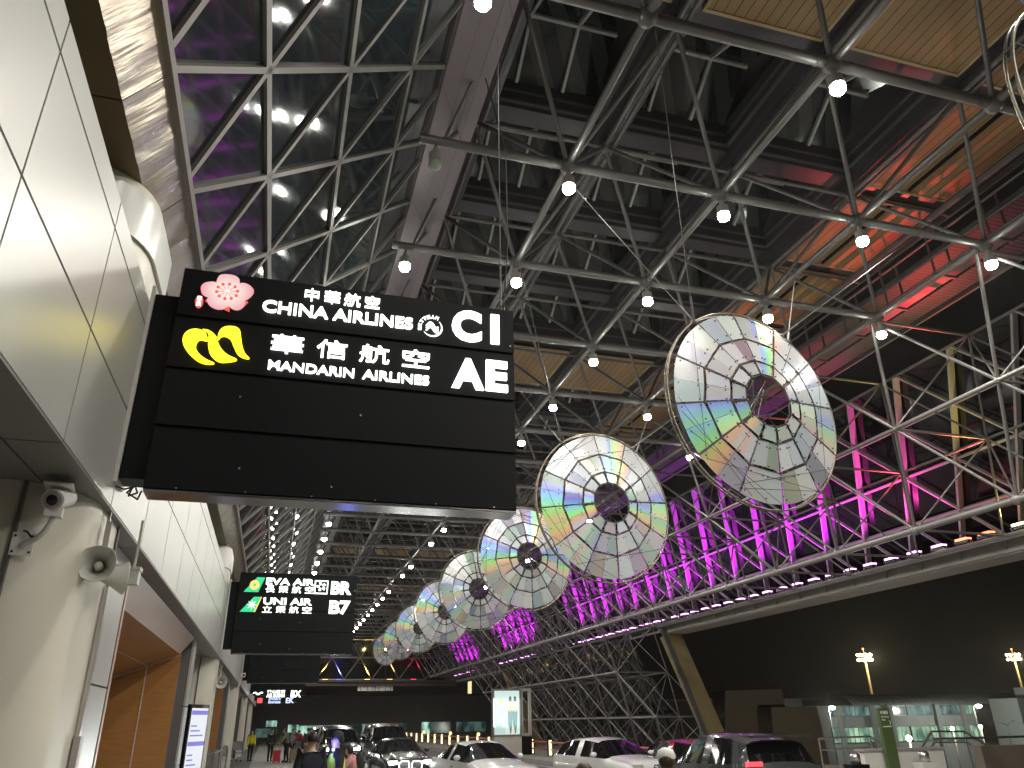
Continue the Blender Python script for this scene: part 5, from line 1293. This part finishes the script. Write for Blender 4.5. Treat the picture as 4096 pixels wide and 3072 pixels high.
    if hat:
        cm = MB(); 
        cm.lathe([(.060*h, -.006*h), (.062*h, .015*h), (.050*h, .045*h), (.02*h, .060*h), (.001, .062*h)], 16, up((0, .004, .955))*h, cap=False)
        q = up((0, -.075, .955))*h; cm.lathe([(.001, 0), (.045*h, -.004*h), (.046*h, -.012*h)], 14, q, Matrix.Diagonal((1, 1, 1)), cap=False)
        cm.build('cap', M[hat], t, smooth=True)
    tk = ['pel', 'wai', 'che', 'nek2']; J['nek2'] = up((0, .008, .80)); RD['nek2'] = (.068, .05)
    te = [('pel', 'wai'), ('wai', 'che'), ('che', 'nek2')]
    for s in 'LR': tk += ['sho'+s, 'elb'+s, 'wri'+s]; te += [('che', 'sho'+s), ('sho'+s, 'elb'+s), ('elb'+s, 'wri'+s)]
    build('jacket', tk, te, .02, M[top])
    bk = ['pel']; be = []
    for s in 'LR': bk += ['hip'+s, 'kne'+s, 'ank'+s]; be += [('pel', 'hip'+s), ('hip'+s, 'kne'+s), ('kne'+s, 'ank'+s)]
    build('trousers', bk, be, .010, M[bottom])
    for s in 'LR':
        a = J['ank'+s]*h; MB().ball(Vector((a.x, (J['ank'+s].y-.035)*h, .032*h)), .07*h, 10, 0, (.52, 1.1, .46)).build('shoe', M['rubber'], t, smooth=True)
    if extra: extra(t, up, h)
    return t
def suit(t, up, h):
    MB().lathe([(.052*h, -.012*h), (.047*h, .012*h)], 14, up((0, .004, .822))*h, cap=False).build('shirt_collar', M['white_paint'], t)
    MB().ball(Vector((.30, .05, .62)), .24, 12, 0, (.75, .6, 1.1)).build('shoulder_bag', M['charcoal'], t, smooth=True)
    MB().path([up((.09, .05, .82))*h, Vector((.22, .08, 1.1)), Vector((.28, .05, .84))], .018, 6).build('bag_strap', M['charcoal'], t)
person('person in a dark suit with white collar seen from behind, dark bag at the side', (.70, 14.0, 0), R(192), 1.76, 'navy', 'charcoal', extra=suit)
def officer(t, up, h):
    v = MB(); 
    v.lathe([(.122*h, -.02*h), (.116*h, .08*h), (.118*h, .16*h), (.085*h, .22*h)], 16, up((0, .008, .585))*h, Matrix.Diagonal((1, .74, 1)), cap=False); v.build('reflective_vest', M['hivis'], t, smooth=True)
    s_ = MB(); s_.lathe([(.124*h, .03*h), (.122*h, .055*h)], 16, up((0, .008, .585))*h, Matrix.Diagonal((1, .75, 1)), cap=False); s_.build('vest_stripe', M['alu'], t)
    MB().cbox(up((.085, -.05, .84))*h, (.07, .05, .04)).build('shoulder_light', lamp_mat('lit_blue_lamp', (.12, .15, 1.), 14.), t)
    light('blue_glow', 'POINT', up((.10, -.10, .86))*h, 9, (.15, .2, 1.), .04, t)
person('police officer in a black cap and yellow green vest with a blue shoulder light', (1.19, 15.2, 0), R(-78), 1.72, 'charcoal', 'charcoal', hat='charcoal', armL=((.03, 0, -.17), (0, -.12, -.04)), extra=officer)
def pack(t, up, h): MB().ball(up((0, .10, .72))*h, .17, 12, 0, (.95, .6, 1.35)).build('backpack', M['charcoal'], t, smooth=True)
person('person in a pink jacket with a black backpack bending towards the kerb', (2.0, 19.2, ROAD), R(-105), 1.62, 'pinkjk', 'charcoal', lean=.35, armL=((.02, -.10, -.13), (0, -.09, -.10)), armR=((-.02, -.10, -.14), (0, -.07, -.12)), hairlen=.03, extra=pack)
person('person in a bright yellow jacket standing by the trolleys at the far wall', (-.9, 50.5, 0), R(20), 1.62, 'yellowjk', 'charcoal', fingers=False, hairlen=.05)
person('person in a mottled green jacket leaning over a suitcase', (1.05, 47.5, 0), R(-70), 1.74, 'camo', 'charcoal', lean=.35, fingers=False, armL=((.02, -.11, -.12), (0, -.08, -.12)), armR=((-.02, -.11, -.12), (0, -.08, -.12)))
person('person in a red jacket reaching down to the left, beyond the suitcases', (2.0, 49.5, 0), R(-95), 1.68, 'redjk', 'charcoal', lean=.5, fingers=False, armL=((.02, -.12, -.12), (0, -.10, -.10)), armR=((-.02, -.12, -.12), (0, -.10, -.10)))
person('person in a dark brown jacket and khaki trousers seen from behind', (2.1, 46.8, 0), R(170), 1.72, 'brownjk', 'khaki', fingers=False)
person('person in black standing left of the suitcases', (.2, 49.2, 0), R(15), 1.66, 'charcoal', 'charcoal', fingers=False, hairlen=.04)
person('person in a pale top far back, left of the white van', (1.5, 54.0, 0), R(60), 1.66, 'grey', 'charcoal', fingers=False)
person('person in a white cap near the camera, only the head in view', (4.3, 8.55, ROAD), R(150), 1.68, 'grey', 'charcoal', skin='skin_dark', hair='hair_brown', hat='whitecap', group='people on the road')
person('person with dark brown hair near the camera, only the top of the head in view', (2.78, 7.2, ROAD), R(170), 1.66, 'charcoal', 'charcoal', hair='hair_brown', group='people on the road')
# luggage
for i, (x, y, m_, lab) in enumerate(((.55, 47.2, 'redjk', 'red suitcase standing on the pavement beside the person in black'), (1.45, 47.3, 'khaki', 'tan suitcase beside the person in the mottled green jacket'), (1.75, 48.4, 'pinkjk', 'pink bag on top of a case between the bending people'))):
    t = thing('suitcase', lab, 'suitcase', (x, y, 0), R(10*i), 'luggage of the people on the pavement')
    MB().box((-.2, -.13, .06), (.2, .13, .62)).build('shell', M[m_], t); MB().path([Vector((-.12, .1, .62)), Vector((-.12, .1, .98)), Vector((.12, .1, .98)), Vector((.12, .1, .62))], .012, 6).build('handle', M['alu'], t)
    for sx in (-.16, .16):
        for sy in (-.1, .1): MB().ball((sx, sy, .035), .035, 8).build('wheel', M['rubber'], t)
# information kiosk and trolley rows
kk = thing('information_screen', 'tall black information screen with a bright white and violet display by the wall', 'screen', (-1.62, 20.35, 0), R(66))
MB().box((-.42, -.05, 0), (.42, .10, 2.32)).build('case', M['black_gloss'], kk); sc_ = MB().quad((-.37, -.056, .22), (.37, -.056, .22), (.37, -.056, 2.24), (-.37, -.056, 2.24)).build('display', lamp_mat('lit_display', (.9, .94, 1.), .9), kk)
m = MB()
for z in (.9, 1.45, 2.1): m.box((-.36, -.062, z), (.36, -.058, z+.09))
for z in (.4, .5, .6, 1.05, 1.15, 1.25, 1.65, 1.75, 1.85): m.box((-.32, -.062, z), (.1+.2*math.sin(z*9), -.058, z+.03))
m.build('display_bar', lamp_mat('violet_display_bar', (.25, .22, .75), .9), sc_)
def trolley():
    t = thing('luggage_trolley', '', 'trolley'); f = MB()
    for sx in (-.27, .27):
        f.path([Vector((sx, .35, .12)), Vector((sx*.8, -.45, .12))], .016, 6); f.path([Vector((sx, .35, .12)), Vector((sx, .42, .95)), Vector((sx*.9, .5, 1.02))], .016, 6)
    f.tube((-.25, .5, 1.02), (.25, .5, 1.02), .022, 8); f.tube((-.27, .4, .7), (.27, .4, .7), .012, 6); f.tube((-.27, .38, .45), (.27, .38, .45), .012, 6)
    f.build('frame', M['alu'], t); MB().box((-.26, .36, .60), (.26, .375, .98)).build('back_panel', M['lamp_body'], t)
    b_ = MB()
    for k in range(5): b_.tube((-.2+.1*k, .35, .13), (-.17+.085*k, -.42, .13), .008, 5)
    b_.build('deck', M['alu'], t)
    for sx, sy in ((-.26, .3), (.26, .3), (0, -.4)): MB().ball((sx, sy, .06), .06, 8, 0, (.5, 1, 1)).build('wheel', M['rubber'], t)
    return t
tp = trolley(); tu = False
for row, (x, ya, n, w_) in enumerate(((-2.05, 31.5, 12, 'nearest'), (-2.0, 40.5, 7, 'middle'), (-1.6, 50.2, 5, 'far'))):
    for k in range(n):
        t = tp if not tu else copy_tree(tp); tu = True
        t.location = (x, ya+k*.32, 0); t.rotation_euler = (0, 0, R(180)); t['label'] = 'luggage trolley, %s from the camera in the %s nested trolley row' % (ORD[k], w_); t['group'] = 'nested luggage trolleys by the wall'
rs = thing('trolley_rail', 'tube rail framing the nearest nested trolley row', 'rail', (-1.6, 33, 0), world=True)
MB().path([Vector((-1.7, 30.8, 0)), Vector((-1.7, 30.8, 1.0)), Vector((-1.7, 35.6, 1.0)), Vector((-1.7, 35.6, 0))], .025, 8).build('rail_tube', M['alu'], rs)

# thin night air: lamps glow a little in it
hm = bpy.data.materials.new('night_haze'); hm.use_nodes = True; nt = hm.node_tree; nt.nodes.clear()
o_ = nt.nodes.new('ShaderNodeOutputMaterial'); v_ = nt.nodes.new('ShaderNodeVolumePrincipled'); v_.inputs['Color'].default_value = (.92, .91, .88, 1); v_.inputs['Density'].default_value = .00018; v_.inputs['Anisotropy'].default_value = .8
nt.links.new(v_.outputs[0], o_.inputs['Volume'])
hz = MB().box((-450, -250, -8.2), (650, 650, 32)).build('haze', hm); hz['kind'] = 'stuff'

# ------------------------------------------------------------------ night sky, camera, exposure
w = bpy.data.worlds.new('World'); scene.world = w; w.use_nodes = True
bg = w.node_tree.nodes['Background']; bg.inputs[0].default_value = (.0042, .0038, .0032, 1); bg.inputs[1].default_value = 1.
cd = bpy.data.cameras.new('camera'); cam = bpy.data.objects.new('camera', cd); COL.objects.link(cam); scene.camera = cam
RM = ((0.959488, 0.101746, 0.262737), (-0.281348, 0.395799, 0.874178), (-0.015047, -0.912683, 0.408391))
rot = Matrix([[RM[i][0], -RM[i][1], -RM[i][2]] for i in range(3)])
cam.matrix_world = Matrix.Translation((0, 0, H)) @ rot.to_4x4()
cd.sensor_width = 36; cd.sensor_fit = 'HORIZONTAL'; cd.lens = 36*3017/4096; cd.clip_end = 3000; cd.clip_start = .05
scene.view_settings.view_transform = 'Standard'; scene.view_settings.look = 'None'; scene.view_settings.exposure = 0.; scene.view_settings.gamma = 1
scene.cycles.use_denoising = True; scene.cycles.max_bounces = 6; scene.cycles.diffuse_bounces = 3; scene.cycles.glossy_bounces = 4
scene.cycles.sample_clamp_indirect = 6.
scene.cycles.use_light_tree = True
